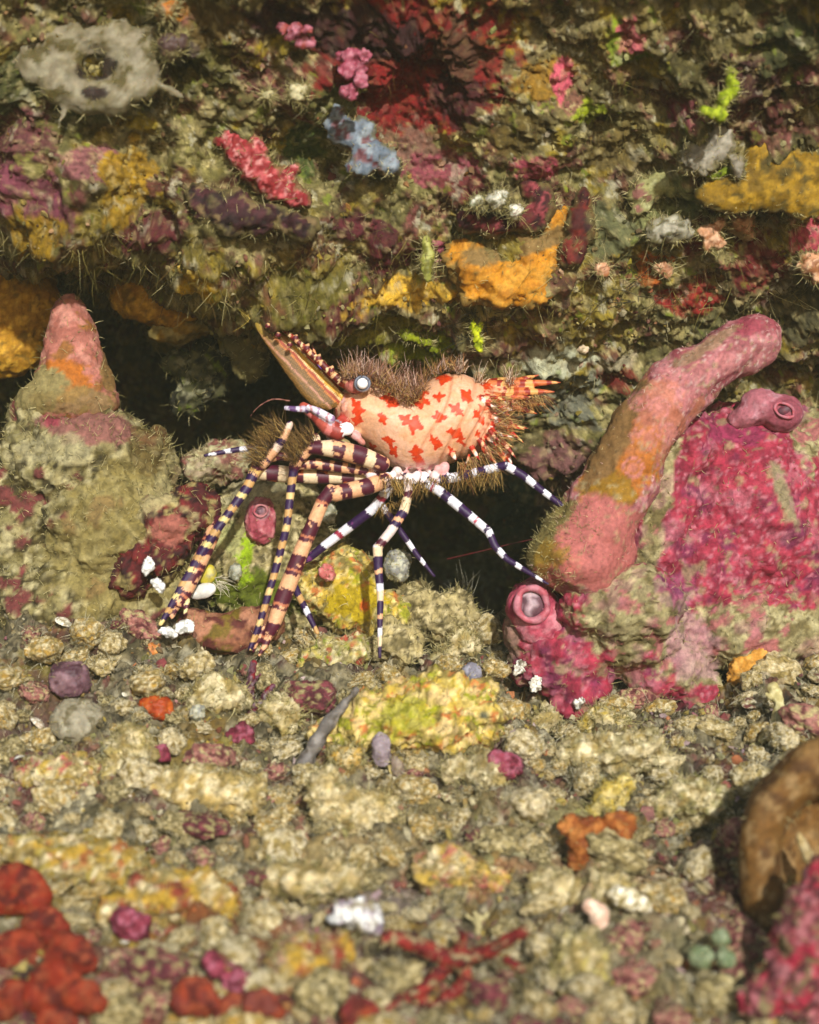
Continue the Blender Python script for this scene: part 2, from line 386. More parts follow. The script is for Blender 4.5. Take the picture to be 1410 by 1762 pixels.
FLOOR_PATCH = [(60,1470,90,30,0,'#8a7410'),(200,1480,60,30,0,'#b08a14'),(330,1550,60,30,0,'#8a3a1c'),(240,1620,80,40,0,'#b08a20'),(60,1340,60,40,0,'#7a3a3a'),
 (20,1290,40,30,0,'#6a1a1c'),(330,1260,60,30,0,'#8a6a20'),(470,1690,160,60,0,'#8a3638'),(640,1720,120,50,0,'#93504c'),(480,1590,70,30,0,'#9a6a60'),
 (1230,1540,90,60,0,'#6a2034'),(1200,1370,50,30,0,'#76781c'),(800,1500,100,30,0,'#c0804a'),(1120,1720,200,40,0,'#8a7c50'),(1290,1690,60,60,0,'#b04a54'),
 (500,1520,50,20,0,'#c8a820'),(900,1680,90,50,0,'#7a6a40'),(200,1720,80,40,0,'#82202a'),(860,1310,40,30,0,'#7c3a4c'),(60,1180,60,50,0,'#8c7a20'),(120,1520,160,60,0,'#9a7a14'),(380,1590,130,50,0,'#9a5a24'),(700,1640,120,40,0,'#8a5a50'),(330,1740,160,50,0,'#7c2a2c'),(560,1450,120,40,0,'#b8a06a'),(1010,1500,120,40,0,'#b08a60'),(1100,1620,120,50,0,'#a09068'),(620,1560,120,40,0,'#a08a80'),(300,1300,90,40,0,'#a08228'),(1250,1640,90,50,0,'#7c7a54'),(760,1380,120,30,0,'#9c8a54'),(60,1240,60,60,0,'#6a4444'),(950,1400,90,40,0,'#a2945e')]
fw = fbm(FV, .5, 4, 71)
for px, py, rx, ry, ang, h in FLOOR_PATCH:
    r = np.sqrt(((fpx - px) / rx) ** 2 + ((fpy - py) / ry) ** 2) + fw * .6
    fc = over(fc, sstep(1.2, .7, r + .25 * fbm(FV, .12, 3, 72)) * .7, h)
floor_me = mk_mesh('sea_floor', FV, FF, fc * .55)  # colour darkened to paint shadowy gaps between the rocks
floor = link('sea_floor', floor_me, M['rock']); tag(floor, kind='structure')

def bvh(V, F): return BVHTree.FromPolygons([tuple(v) for v in V], [tuple(f) for f in F])
# light stand-ins for ray casts: every second grid line
def thin(V, ny, nx, st=2):
    i = np.arange(ny * nx).reshape(ny, nx)[::st, ::st]; return V[i.ravel()], grid_faces(*i.shape)
BV = [bvh(*thin(WV, len(pys), len(pxs))), bvh(*thin(FV, len(ys), len(xs)))]
def surf(px, py, which=None):
    d = Vector(P(px, py, 1.0)).normalized(); best = None
    for k, t in enumerate(BV):
        if which is not None and k != which: continue
        h = t.ray_cast(Vector((0, 0, 0)), d)
        if h[0] is not None and (best is None or h[0].y < best[0].y): best = (h[0], h[1])
    if best is None: return P(px, py, 33.), np.array([0, -1., 0])
    n = np.array(best[1]); p = np.array(best[0])
    if n @ p > 0: n = -n
    return p, n

# ------------------------------------------------------------------ lumps: rocks, sponges, tunicates
FUZZ = []
OCC = []         # solid things other growth may sit on: (V, F)
def ell(c, r, R=None, n=3):
    V, F = ico(n); V = V * np.asarray(r)
    if R is not None: V = V @ np.asarray(R).T
    return V + c, F
def roty(a):
    a = math.radians(a); return np.array([[math.cos(a), 0, math.sin(a)], [0, 1, 0], [-math.sin(a), 0, math.cos(a)]])
def place(name, V, F, col, mat, label, cat, group=None, parent=None):
    c = V.mean(0); c[2] = V[:, 2].min(); 
    o = link(name, mk_mesh(name, V - c, F, col), mat, None, c)
    tag(o, label, cat, group); return o
def lumpV(ells, d=None, off=0., vox=.05, amp=.06, sc=.4, cells=0., csc=.35, seed=0, lap=2, which=None, mat_pits=False):
    """ells: (px, py, rx, ry, depth radius or None, angle, depth offset); all in photo pixels except the offset (cm)"""
    parts = []
    d0 = d
    for e in ells:
        px, py, rx, ry = e[:4]; rz = e[4] if len(e) > 4 and e[4] else (rx + ry) * .5; ang = e[5] if len(e) > 5 else 0; eo = e[6] if len(e) > 6 else 0
        if d0 is None: d0 = surf(px, py, which)[0][1] - off
        dd = d0 - eo; k = K * dd
        parts.append(ell(P(px, py, dd), (rx * k, rz * k, ry * k), roty(ang)))
    V, F = join(parts)
    V, F = remesh(V, F, vox); V = laplace(V, F, lap)
    N = normals(V, F)
    dsp = fbm(V, sc, 4, seed) * amp + fbm(V, sc * .22, 3, seed + 5) * amp * .5
    if cells:
        c1, c2, _ = worley(V, csc, seed + 3); dsp = dsp + (.6 - c1) * cells
    if mat_pits: p1, _, _ = worley(V, .24, seed + 8); dsp = dsp - .07 * sstep(.34, .08, p1) * sstep(-.1, .3, fbm(V, .6, 2, seed + 9))
    V = V + N * dsp[:, None]
    return V, F, N
def fuzz(o_parent, V, N, n, L, cols, R=.008, up=.3, curl=.5, name='algae_fuzz', mat='hair', sel=None):
    px, py = proj(V)
    m = (N[:, 1] < .45) & (px > -60) & (px < 1470) & (py > -60) & (py < 1830)
    if sel is not None: m &= sel
    ix = np.flatnonzero(m)
    if len(ix) == 0: return
    ix = rng.choice(ix, min(n, len(ix) * 3)); 
    cols = np.array([C(c) for c in cols])
    cc = cols[rng.integers(0, len(cols), len(ix))] * rng.uniform(.7, 1.15, (len(ix), 1))
    dr = N[ix] + rng.normal(size=(len(ix), 3)) * .5 + np.array([0, -.15, up])
    hv, hf, hc = hairs(V[ix] - N[ix] * .01, dr, rng.uniform(.35, 1.2, len(ix)) * L, rng.uniform(.7, 1.3, len(ix)) * R, cc, curl)
    loc = np.array(o_parent.location)
    o = link(name, mk_mesh(name, hv - loc, hf, hc), M[mat], o_parent); tag(o, kind='stuff')
    return o
TAN = ['#9c9160', '#8a7f4c', '#b5a878', '#6e6638']
SEED = [100]
def lump_thing(name, label, cat, ells, base, layers=(), group=None, mat='sponge', d=None, off=0., vox=.05, amp=.06, sc=.4, cells=0., csc=.35, fz=0, fzL=.2, lap=2, which=None, paint=None, k=.85):
    SEED[0] += 7; s = SEED[0]
    if d is None and which is None and ells[0][1] < 600 and mat in ('sponge', 'soft'): off *= .6; amp *= 1.5; fz = max(fz, 24); fzL = max(fzL, .1)
    V, F, N = lumpV(ells, d, off, vox, amp, sc, cells, csc, s, lap, which, mat_pits=(name == 'coral_rock'))
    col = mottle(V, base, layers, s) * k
    if paint is not None: col = paint(V, N, col)
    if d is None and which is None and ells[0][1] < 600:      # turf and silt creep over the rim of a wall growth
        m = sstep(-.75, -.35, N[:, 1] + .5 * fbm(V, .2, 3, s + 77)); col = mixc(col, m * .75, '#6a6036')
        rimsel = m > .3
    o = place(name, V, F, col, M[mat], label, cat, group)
    OCC.append((V, F))
    if fz: fuzz(o, V, normals(V, F), fz, fzL, TAN)
    if d is None and which is None and ells[0][1] < 600: fuzz(o, V, N, 90, .13, TAN, sel=rimsel, name='rim_turf')
    return o, V, F
def pmask(V, px, py, rx, ry, ang=0, seed=1, wob=.35):
    x, y = proj(V); a = math.radians(ang); dx, dy = x - px, y - py
    u = (dx * math.cos(a) + dy * math.sin(a)) / rx; v = (-dx * math.sin(a) + dy * math.cos(a)) / ry
    return sstep(1.1, .9, np.sqrt(u * u + v * v) + wob * fbm(V, .45, 4, seed) + wob * .4 * fbm(V, .12, 3, seed + 1))
def mixc(c, m, h, k=.85): return c * (1 - m[:, None]) + C(h) * k * m[:, None]
SILT = ('#9a8a58', .5, .05, .25)
OLV = ('#5a5026', .6, .15, .2)
# ---- left side: finger sponge on its silty boulder
def paint_boulder(V, N, c):
    c = mixc(c, pmask(V, 150, 735, 85, 30, 8, 3, .3), '#8a5a50'); c = mixc(c, pmask(V, 90, 720, 16, 14, 0, 4), '#8f3a44')
    c = mixc(c, pmask(V, 210, 930, 120, 140, 30, 5, .25) * .7, '#8c7c44'); c = mixc(c, pmask(V, 260, 770, 36, 50, 0, 6) * .7, '#5e4a1c')
    c = mixc(c, pmask(V, 100, 770, 60, 24, 0, 8) * .7, '#a59b74'); c = mixc(c, pmask(V, 300, 850, 34, 60, 20, 9) * .7, '#a39668')
    return c
LB, LBV, LBF = lump_thing('reef_boulder', 'big silt-covered olive boulder carrying the pink finger sponge', 'boulder',
    [(140, 790, 135, 95, 110), (190, 900, 130, 120, 120), (60, 900, 130, 130, 110, 0, -.4), (230, 960, 100, 90, 90), (90, 740, 75, 60, 60), (255, 800, 50, 70, 60, 0, -.5), (50, 720, 42, 40, 45, 0, -.4), (100, 1030, 130, 80, 90, 0, .3), (260, 1030, 80, 60, 60, 0, .1)],
    '#857a4c', [('#94875a', .5, .0, .3), ('#55491f', .5, .25, .15), ('#b0a478', .18, .25, .2), ('#3c3214', .2, .3, .2), ('#6e3430', .6, .42, .08)],
    mat='rock', d=29.9, vox=.06, amp=.12, sc=.6, cells=.08, csc=.5, fz=2600, fzL=.11, paint=paint_boulder)
def paint_finger(V, N, c):
    c = mixc(c, pmask(V, 105, 650, 50, 34, 0, 11, .4), '#a8601c'); c = mixc(c, pmask(V, 60, 680, 60, 40, -30, 12), '#87794c')
    c = mixc(c, pmask(V, 185, 640, 14, 40, -10, 13), '#7e6036'); return mixc(c, pmask(V, 130, 690, 80, 22, 0, 14) * .8, '#7c6a3c')
lump_thing('finger_sponge', 'blunt salmon pink finger sponge standing up on the left silty boulder', 'sponge',
    [(121, 527, 20, 24, 22), (121, 540, 28, 36, 30), (122, 558, 35, 46, 38), (123, 578, 42, 50, 44), (125, 595, 48, 54, 48), (127, 625, 56, 56, 54), (126, 660, 70, 54, 62), (118, 690, 90, 46, 66), (62, 690, 46, 22, 30, -28)],
    '#a8685a', [('#96584a', .3, .1, .25), ('#b87c6c', .25, .2, .2), ('#8a5a2c', .3, .38, .1)], d=29.75, vox=.045, amp=.035, sc=.3, lap=5, paint=paint_finger, fz=160, fzL=.12)
ORS = [('#a87a1a', .4, .1, .25), ('#7a5c1c', .35, .28, .15), ('#c29430', .15, .25, .2)]
lump_thing('orange_sponge', 'mustard orange rounded sponge at the left edge behind the pink finger', 'sponge', [(30, 530, 82, 85, 60), (-40, 560, 90, 100, 60), (20, 600, 62, 46, 50)], '#a2731a', ORS, d=31.6, amp=.08, sc=.5, cells=.05)
lump_thing('orange_sponge', 'small mustard orange sponge hanging under the left overhang', 'sponge', [(250, 520, 66, 36, 40, 15), (290, 540, 60, 26, 30, 10)], '#a2731a', ORS, d=31.0, amp=.06, sc=.4, cells=.04)
lump_thing('shelf_sponge', 'tan lip of folded sponge below the overhang beside the antenna tip', 'sponge', [(350, 560, 75, 16, 40, -10), (410, 552, 40, 18, 30, 25), (290, 575, 40, 16, 30, 10), (440, 580, 22, 38, 22, -20)], '#7a6a36', [('#988752', .3, .1, .2), ('#8a6a1c', .3, .25, .15)], d=31.2, amp=.06, sc=.3)

lump_thing('encrusted_rock', 'dim olive encrusted rock inside the dark cave left of the shrimp head', 'rock', [(345, 650, 40, 44, 40), (320, 690, 30, 30, 30), (365, 615, 26, 30, 26), (310, 630, 24, 26, 24)], '#4c4a24', [('#6a6640', .3, .1, .25), ('#748414', .3, .42, .12), ('#9a9674', .2, .36, .15), ('#2e2a14', .3, .2, .2)], mat='rock', d=31.9, cells=.08, csc=.3, amp=.1, fz=160, fzL=.14, k=.6)  # cave dimness is put into these dark olive colours
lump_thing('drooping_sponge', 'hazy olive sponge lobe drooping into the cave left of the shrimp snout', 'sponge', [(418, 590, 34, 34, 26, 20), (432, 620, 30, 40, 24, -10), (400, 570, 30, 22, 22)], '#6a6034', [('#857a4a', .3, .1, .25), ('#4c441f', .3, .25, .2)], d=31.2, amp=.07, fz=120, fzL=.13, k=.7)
# ---- upper wall
def torus_lump(pts, seedv=0): return pts
lump_thing('tunicate', 'pale grey translucent tunicate with a dark gaping opening at the top left', 'tunicate',
    [(170 + 72 * math.cos(a), 115 + 52 * math.sin(a), 44, 34, 26, 0) for a in np.linspace(0, 6.28, 11)[:-1]] + [(90, 70, 40, 34, 24, 35), (255, 75, 46, 30, 24, -25), (125, 40, 9, 32, 10, -18), (112, 10, 7, 20, 9, -18), (180, 170, 60, 24, 24), (65, 100, 34, 50, 20, 20), (190, 112, 26, 14, 14, -20), (48, 40, 8, 46, 10, -25), (20, 110, 40, 8, 10, 15), (275, 45, 7, 40, 9, 25), (285, 150, 46, 8, 10, 30), (110, 190, 8, 40, 9, 20), (215, 45, 7, 24, 9, 5)],
    '#a2967c', [('#8a7e60', .4, .1, .25), ('#aaa084', .25, .25, .2), ('#65592f', .3, .35, .12)], mat='veil', off=.3, vox=.05, amp=.05, lap=4, k=.75, fz=60, fzL=.15,
    paint=lambda V, N, c: mixc(mixc(c, pmask(V, 165, 118, 36, 24, -10, 20, .2), '#2c1d18'), pmask(V, 165, 160, 24, 12, 0, 21, .2), '#2a1412'))
RED = [('#8c1f22', .3, .1, .2), ('#c45a5c', .12, .22, .2), ('#d58a86', .1, .42, .1)]
lump_thing('finger_sponge', 'bright red finger sponge lying slantwise across the upper wall', 'sponge',
    [(425, 262, 36, 34, 30), (405, 240, 24, 16, 18, 40), (440, 290, 32, 34, 30), (462, 312, 30, 28, 28), (488, 330, 30, 26, 26), (515, 342, 22, 20, 22), (418, 228, 20, 20, 18), (385, 250, 18, 10, 12, 30), (500, 295, 22, 12, 14, -30)],
    '#8f2428', RED, k=.7, off=.3, vox=.045, amp=.04, sc=.16, lap=3, fz=60, fzL=.2)
lump_thing('blue_sponge', 'pale blue grey lobed sponge below the dark red crust at top centre', 'sponge',
    [(575, 205, 24, 34, 18, -30), (600, 235, 40, 26, 20, 30), (625, 225, 24, 26, 18), (640, 265, 42, 24, 22, 15), (668, 280, 22, 26, 20), (620, 282, 30, 20, 18), (560, 182, 14, 18, 12)],
    '#7d8794', [('#6a7684', .3, .1, .2), ('#9aa4ac', .2, .25, .2), ('#7a4a50', .3, .4, .08)], k=.62, fz=50, fzL=.12, off=.2, vox=.045, amp=.05, sc=.3, mat='soft')
lump_thing('dark_sponge', 'dark purple brown sponge hump under the red finger sponge', 'sponge', [(395, 365, 62, 40, 34), (450, 375, 46, 34, 30), (345, 345, 22, 26, 20), (515, 390, 34, 20, 22)], '#33161a', [('#4a2428', .3, .15, .2), ('#221010', .3, .25, .15), ('#6e5a3a', .2, .42, .08)], off=.25, fz=50, fzL=.15)
lump_thing('mustard_sponge', 'bright yellow orange sponge under the wall ledge above the shrimp', 'sponge',
    [(820, 470, 42, 44, 30), (870, 485, 75, 40, 36), (930, 450, 50, 60, 34), (955, 400, 34, 50, 30, 20), (860, 510, 70, 20, 28), (790, 440, 26, 26, 20), (905, 500, 50, 28, 30)],
    '#cf8a1c', [('#b8781a', .35, .1, .3), ('#d89a34', .25, .2, .3)], k=.72, fz=60, fzL=.08, off=.35, vox=.05, amp=.07, sc=.35, cells=.05, csc=.3,
    paint=lambda V, N, c: mixc(c, pmask(V, 890, 425, 105, 20, -14, 22, .3), '#84683a'))
lump_thing('crescent_sponge', 'dark red crescent sponge curving under the pale tunicates above the mustard sponge', 'sponge', [(810, 380, 28, 22, 24), (850, 388, 38, 22, 26), (900, 380, 36, 24, 26), (932, 350, 22, 36, 24), (915, 325, 20, 20, 20)], '#3d0f12', [('#5a1a1c', .3, .1, .2), ('#2a090c', .2, .3, .15), ('#8a3a40', .15, .42, .1)], fz=50, fzL=.12, off=.5, amp=.04)
lump_thing('drop_sponge', 'dark red drooping sponge right of the mustard sponge', 'sponge', [(1005, 350, 16, 30, 18), (1000, 390, 24, 34, 22), (985, 435, 25, 30, 24), (980, 445, 18, 18, 18)], '#471412', [('#6a2018', .3, .1, .2), ('#2e0c0c', .2, .3, .15)], fz=40, fzL=.12, off=.4, amp=.04)
for px, py, r, lb in [(855, 345, 20, 'white round tunicate resting in the dark red crescent sponge'), (820, 350, 14, 'pale green round tunicate left of the white one in the crescent sponge'), (885, 365, 15, 'dull pink round tunicate right of the white one in the crescent sponge')]:
    lump_thing('tunicate', lb, 'tunicate', [(px, py, r, r * .9, r), (px + r * .5, py - r * .4, r * .6, r * .6, r * .6)], {20: '#b3b0a0', 14: '#8f9468', 15: '#8a6a62'}[r], [('#d8d4c0', .15, .2, .2), ('#6a6448', .15, .3, .15)], mat='soft', off=.9, vox=.03, amp=.02, sc=.15, group='tunicates in the crescent sponge')
lump_thing('lime_sponge', 'lime green twisted encrusting sponge at the upper right', 'sponge', [(1257, 130, 10, 22, 10), (1262, 152, 13, 16, 12, 20), (1245, 175, 15, 22, 14, 20), (1238, 198, 18, 18, 12), (1218, 192, 14, 8, 8)], '#97a80e', [('#7d8c0a', .2, .1, .2), ('#b4c22a', .12, .25, .2)], k=.68, fz=14, fzL=.1, off=.3, vox=.035, amp=.04, sc=.2)
lump_thing('lime_sponge', 'lime green ragged crust below the grey sponge at upper right', 'sponge', [(1240, 298, 34, 10, 10, -8), (1265, 285, 14, 14, 10), (1215, 295, 12, 8, 8)], '#93a40e', [('#6e7c0a', .2, .1, .2), ('#3c3a10', .15, .35, .1)], k=.68, fz=14, fzL=.1, off=.5, vox=.035, amp=.05, sc=.15)
lump_thing('lime_sponge', 'bright lime green tuft hanging just above the shrimp tail', 'sponge', [(820, 560, 11, 18, 10), (822, 585, 10, 16, 10), (826, 600, 6, 8, 6)], '#b8c406', [('#d6de20', .12, .1, .2), ('#8a960a', .12, .25, .15)], k=.68, fz=14, fzL=.1, off=.25, vox=.03, amp=.04, sc=.12)
lump_thing('lime_sponge', 'yellow green low crust above the shrimp back', 'sponge', [(705, 578, 24, 10, 10, 10), (732, 590, 14, 8, 8), (690, 570, 8, 6, 6)], '#9aa40a', [('#6e7210', .15, .1, .2)], k=.68, fz=14, fzL=.1, off=.2, vox=.03, amp=.04, sc=.12)
lump_thing('grey_sponge', 'pale grey lumpy sponge beside the lime crust at upper right', 'sponge', [(1200, 275, 34, 30, 22), (1235, 250, 28, 36, 22, 20), (1240, 225, 18, 18, 16), (1270, 290, 14, 22, 14)], '#8c8270', [('#a39a86', .25, .1, .25), ('#6c6048', .25, .3, .15)], k=.68, fz=60, fzL=.12, off=.35, amp=.06, sc=.3, mat='soft')
lump_thing('ochre_sponge', 'broad ochre yellow sponge plate at the upper right edge', 'sponge', [(1260, 335, 62, 34, 22, 5), (1330, 300, 70, 60, 24, 10), (1390, 345, 50, 34, 22), (1310, 265, 32, 36, 20), (1400, 300, 40, 40, 20)], '#8f6c08', [('#7a5c0a', .4, .05, .25), ('#a8821a', .2, .2, .2), ('#57460f', .25, .35, .12)], k=.7, fz=90, fzL=.12, off=.15, amp=.04, sc=.4)
lump_thing('tube_sponge', 'pale greenish cream fold of sponge left of the ochre sponge plate', 'sponge', [(1110, 330, 34, 24, 20, -20), (1140, 310, 28, 22, 18, -30), (1160, 320, 12, 24, 14, 20), (1105, 362, 22, 10, 10, -15)], '#938f5a', [('#aaa878', .2, .1, .2), ('#8a5a50', .25, .36, .1)], off=.3, amp=.04)
lump_thing('tunicate', 'grey glassy tunicate cluster left of the peach tunicates', 'tunicate', [(1150, 395, 36, 26, 24), (1125, 400, 20, 18, 18), (1178, 395, 18, 24, 18)], '#857f6c', [('#a49e8a', .15, .1, .2), ('#5c563c', .15, .28, .15)], mat='soft', off=.4, amp=.05, sc=.2)
PEACH = [(1222, 400, 22, 'star-shaped'), (1277, 385, 26, 'rounded'), (1362, 380, 9, 'tiny'), (1398, 455, 28, 'large pale'), (1036, 462, 15, 'small oval'), (1142, 462, 17, 'pale upright')]
PL = ['star-shaped peach tunicate below the ochre sponge plate', 'rounded peach tunicate touching the underside of the ochre plate', 'tiny peach tunicate near the right edge of the ochre plate', 'large pale peach tunicate at the right picture edge', 'small oval peach tunicate beside the drooping red sponge', 'pale pink upright tunicate between orange and red crusts']
for (px, py, r, _), lb in zip(PEACH, PL):
    e = [(px, py, r, r * .85, r * .8), (px + r * .3, py + r * .35, r * .6, r * .8, r * .6)]
    if r == 22: e = [(px, py, 16, 16, 16), (px - 14, py - 2, 13, 9, 9), (px + 16, py - 14, 10, 14, 9, 30), (px + 14, py + 18, 14, 13, 10, -20), (px - 4, py + 22, 9, 14, 9)]
    lump_thing('tunicate', lb, 'tunicate', e, '#bd8a66', [('#d6ab88', .15, .1, .2), ('#94603c', .15, .3, .15)], mat='soft', off=.4, vox=.035, amp=.025, sc=.15, group='peach tunicates on the right wall', paint=lambda V, N, c: c)
def flower(name, label, cx, cy, spots, hx, off=.5, grp=None, rx=1., mat='soft'):
    p, n = surf(cx, cy); d = p[1] - off
    lump_thing(name, label, 'algae', [(px, py, r, r * .85 * rx, r * .4, ang, o) for px, py, r, ang, o in spots], hx, [('#7a3440', .2, .15, .2), ('#c07484', .12, .25, .2)], mat=mat, d=d, vox=.03, amp=.05, sc=.14, lap=1, k=.7)
flower('pink_algae', 'cluster of rosy pink leafy algae discs against the dark red crust', 610, 130, [(605, 95, 17, 0, .1), (628, 95, 15, 30, .2), (597, 122, 16, 0, .25), (618, 118, 15, 20, .1), (622, 140, 14, 0, .3), (602, 160, 18, 0, .2), (596, 158, 10, 0, .4), (588, 98, 12, -20, 0.)], '#a44a5e')
flower('pink_algae', 'smaller coral pink leafy algae at the top above the wall', 515, 60, [(488, 48, 14, 20, .1), (510, 55, 18, 0, .2), (525, 72, 16, 40, .1), (528, 52, 12, 0, .3), (500, 62, 10, 0, .2)], '#a34a44')
lump_thing('hanging_blade', 'pale green finger-like algae blade hanging from the ledge above the shrimp', 'algae', [(734, 420, 9, 16, 8), (735, 445, 12, 26, 9), (737, 470, 9, 18, 8)], '#8a8a3a', [('#a5a458', .2, .1, .2), ('#6c6a26', .2, .25, .2)], off=.45, vox=.03, amp=.02, mat='soft')
for px, py, r, hx, lb in [(460, 165, 11, '#b0a67c', 'cream bead-like tunicate left of the split white tunicate near the upper wall'), (512, 160, 17, '#c2b890', 'split cream white tunicate below the pink leafy algae'), (1003, 603, 9, '#d0b898', 'tiny round cream tunicate on the grey crust right of the tail'), (285, 18, 20, '#a8641a', 'orange knob at the top edge beside the grey tunicate'), (295, 80, 24, '#4c3630', 'dull brown knob beneath the orange knob at the top')]:
    lump_thing('tunicate', lb, 'tunicate', [(px, py, r, r, r), (px + r * .7, py - r * .3, r * .6, r * .7, r * .6)], hx, [('#7a6a48', .2, .3, .2)], mat='soft', off=.4, vox=.03, amp=.02, sc=.15)

# ---- right side: magenta crusted boulder with the big pink tube sponge
MAG = [('#b43c50', .3, .1, .45), ('#8c2038', .4, .2, .4), ('#7e2a4c', .6, .4, .3), ('#c0707c', .1, .45, .2)]
def paint_mag(V, N, c):
    s = pmask(V, 1100, 1060, 110, 75, 20, 31, .45); s = np.maximum(s, pmask(V, 1128, 890, 20, 190, 10, 32, .4)); s = np.maximum(s, pmask(V, 1320, 1110, 170, 75, -8, 33, .45))
    s = np.maximum(s, pmask(V, 1395, 745, 34, 60, 10, 34, .45)); s = np.maximum(s, pmask(V, 1180, 690, 60, 22, -30, 35, .4)); s = np.maximum(s, pmask(V, 1080, 1130, 26, 60, 0, 36, .5))
    silt = mottle(V, '#93875c', [('#b0a478', .2, .05, .2), ('#6c5f38', .2, .2, .15), ('#a0605c', .4, .4, .08)], 77) * .85
    c = c * (1 - s[:, None]) + silt * s[:, None]
    c = mixc(c, pmask(V, 1195, 1120, 40, 60, 15, 37, .6) * .7, '#b08688'); c = mixc(c, pmask(V, 1170, 1020, 34, 40, 0, 38, .5) * .45, '#84466a')
    c = mixc(c, pmask(V, 1270, 745, 55, 22, 0, 39, .3), '#8a2a4a'); c = mixc(c, pmask(V, 1350, 850, 12, 60, -20, 30, .3), '#8a7a5c')
    c = mixc(c, pmask(V, 880, 1080, 14, 70, 0, 40, .4) * .8, '#8a7460')
    c = mixc(c, sstep(.42, .6, fbm(V, .28, 4, 45)) * .7, '#948560'); c = mixc(c, sstep(.3, .5, fbm(V, .5, 4, 46)) * .3, '#b87a86'); return c
MB, MBV, MBF = lump_thing('crusted_boulder', 'boulder crusted in bright magenta coralline algae with cream silt at right', 'boulder',
    [(1290, 870, 145, 165, 110), (1370, 920, 120, 150, 110, 0, -.3), (1250, 790, 90, 95, 80), (1140, 880, 62, 140, 60, 12, .75), (1185, 770, 60, 70, 50, 20, .7), (1390, 790, 70, 90, 70, 0, -.5), (1210, 980, 90, 110, 90, 0, .3), (1100, 1060, 120, 85, 80, 0, .7), (980, 1110, 105, 95, 80, 0, .9), (930, 1080, 60, 90, 60, 0, .9), (1000, 1180, 50, 50, 45, 0, 1.1), (985, 1215, 38, 26, 30, 0, 1.15), (1140, 1150, 80, 60, 60, 0, .9), (1290, 1080, 150, 75, 80, 0, .6), (1200, 1190, 40, 50, 40, 0, .9), (1410, 1060, 80, 110, 80, 0, .4), (905, 1140, 36, 40, 36, 0, .9), (1090, 1040, 92, 70, 66, 0, 1.7), (1085, 1100, 90, 50, 60, 0, 1.3), (1015, 1045, 56, 44, 48, 0, 1.75)],
    '#a82c44', MAG, k=.74, mat='rock', d=30.6, vox=.055, amp=.085, sc=.5, cells=.05, csc=.28, lap=3, fz=900, fzL=.12, paint=paint_mag)
def osc(px, py, rx, ry, ang, d, parent, hx='#a8505c', rim='#b5707c', inner='#8a7078', dome=True):
    """a raised round mouth with a sunken pale plug"""
    th = np.linspace(0, 6.2832, 29)[:-1]; k = K * d
    rx0, ry0 = rx, ry
    pts = [P(px + rx * (1 + .06 * math.sin(2 * a + px) + .04 * math.sin(5 * a)) * math.cos(a) * math.cos(math.radians(ang)) - ry * math.sin(a) * math.sin(math.radians(ang)), py + rx * math.cos(a) * math.sin(math.radians(ang)) + ry * math.sin(a) * math.cos(math.radians(ang)), d) for a in th]
    pts.append(pts[0]); pts.append(pts[1])
    V, F, s, a = tube(pts, [min(rx, ry) * (.24 + .05 * math.sin(3 * i_ * .22 + px)) * k for i_ in range(len(pts))], 90, 12)
    c = np.array(parent.location)
    o = link('mouth_rim', mk_mesh('mouth_rim', V - c, F, mottle(V, rim, [(hx, .2, .1, .2)], 5) * .85), M['soft'], parent)
    V, F = ell(P(px, py, d + .09), (rx * .86 * k, .11, ry * .86 * k), roty(-ang))
    link('mouth_plug', mk_mesh('mouth_plug', V - c, F, mottle(V, inner, [('#b49aa0', .2, .1, .2), ('#5c3a44', .25, .15, .15)], 6) * .85), M['soft'], parent)
def front(V, px, py, R=14):
    x, y = proj(V); m = np.hypot(x - px, y - py) < R; return V[m, 1].min() if m.any() else 30.
lump_d = front(MBV, 918, 1042)
V, F, N = lumpV([(918, 1045, 46, 46, 34), (935, 1075, 46, 40, 36)], lump_d + .1, 0, .045, .03, .3, seed=9, lap=3)
o = link('mouth_dome', mk_mesh('mouth_dome', V - np.array(MB.location), F, mottle(V, '#b04a5c', [('#c47a84', .3, .1, .25), ('#963048', .3, .25, .15)], 8) * .85), M['sponge'], MB)
osc(916, 1040, 27, 28, 0, front(V, 916, 1040) - .02, MB, inner='#a58c94')
TB = [(985, 975), (1015, 925), (1062, 840), (1105, 745), (1165, 670), (1245, 615), (1300, 585)]
TR = [80, 76, 64, 60, 55, 49, 44]; TD = [28.9, 28.9, 28.9, 28.9, 29.0, 29.1, 29.2]
tv, tf, ts, ta = tube([P(x, y, d) for (x, y), d in zip(TB, TD)], [r * K * d for r, d in zip(TR, TD)], 60, 40)
e = ell(P(1303, 584, 29.2), np.array([46, 44, 45]) * K * 29.2); e2 = ell(P(988, 942, 28.95), np.array([86, 76, 60]) * K * 28.9, roty(-28))
e3 = ell(P(1048, 935, 28.95), np.array([50, 62, 60]) * K * 28.9)
tv, tf = remesh(*join([(tv, tf), e, e2, e3]), .05); tv = laplace(tv, tf, 4); tn = normals(tv, tf)
tv = tv + tn * (fbm(tv, .6, 4, 201) * .07 + fbm(tv, .12, 3, 202) * .012 + (.5 - worley(tv, .55, 203)[0]) * .05)[:, None]
tc = mottle(tv, '#a26062', [('#925055', .4, .12, .3), ('#b8787a', .3, .2, .3), ('#8a4048', .35, .4, .15), ('#c09a94', .07, .5, .1)], 210) * .8
x, y = proj(tv); along = (x - 965) / 335
tc = mixc(tc, pmask(tv, 1075, 800, 60, 70, 25, 211, .6), '#a5601e'); tc = mixc(tc, pmask(tv, 1045, 850, 50, 40, -20, 212, .4), '#8a6414')
tc = mixc(tc, pmask(tv, 1120, 720, 70, 60, -20, 215, .8) * .6, '#ae6a44')
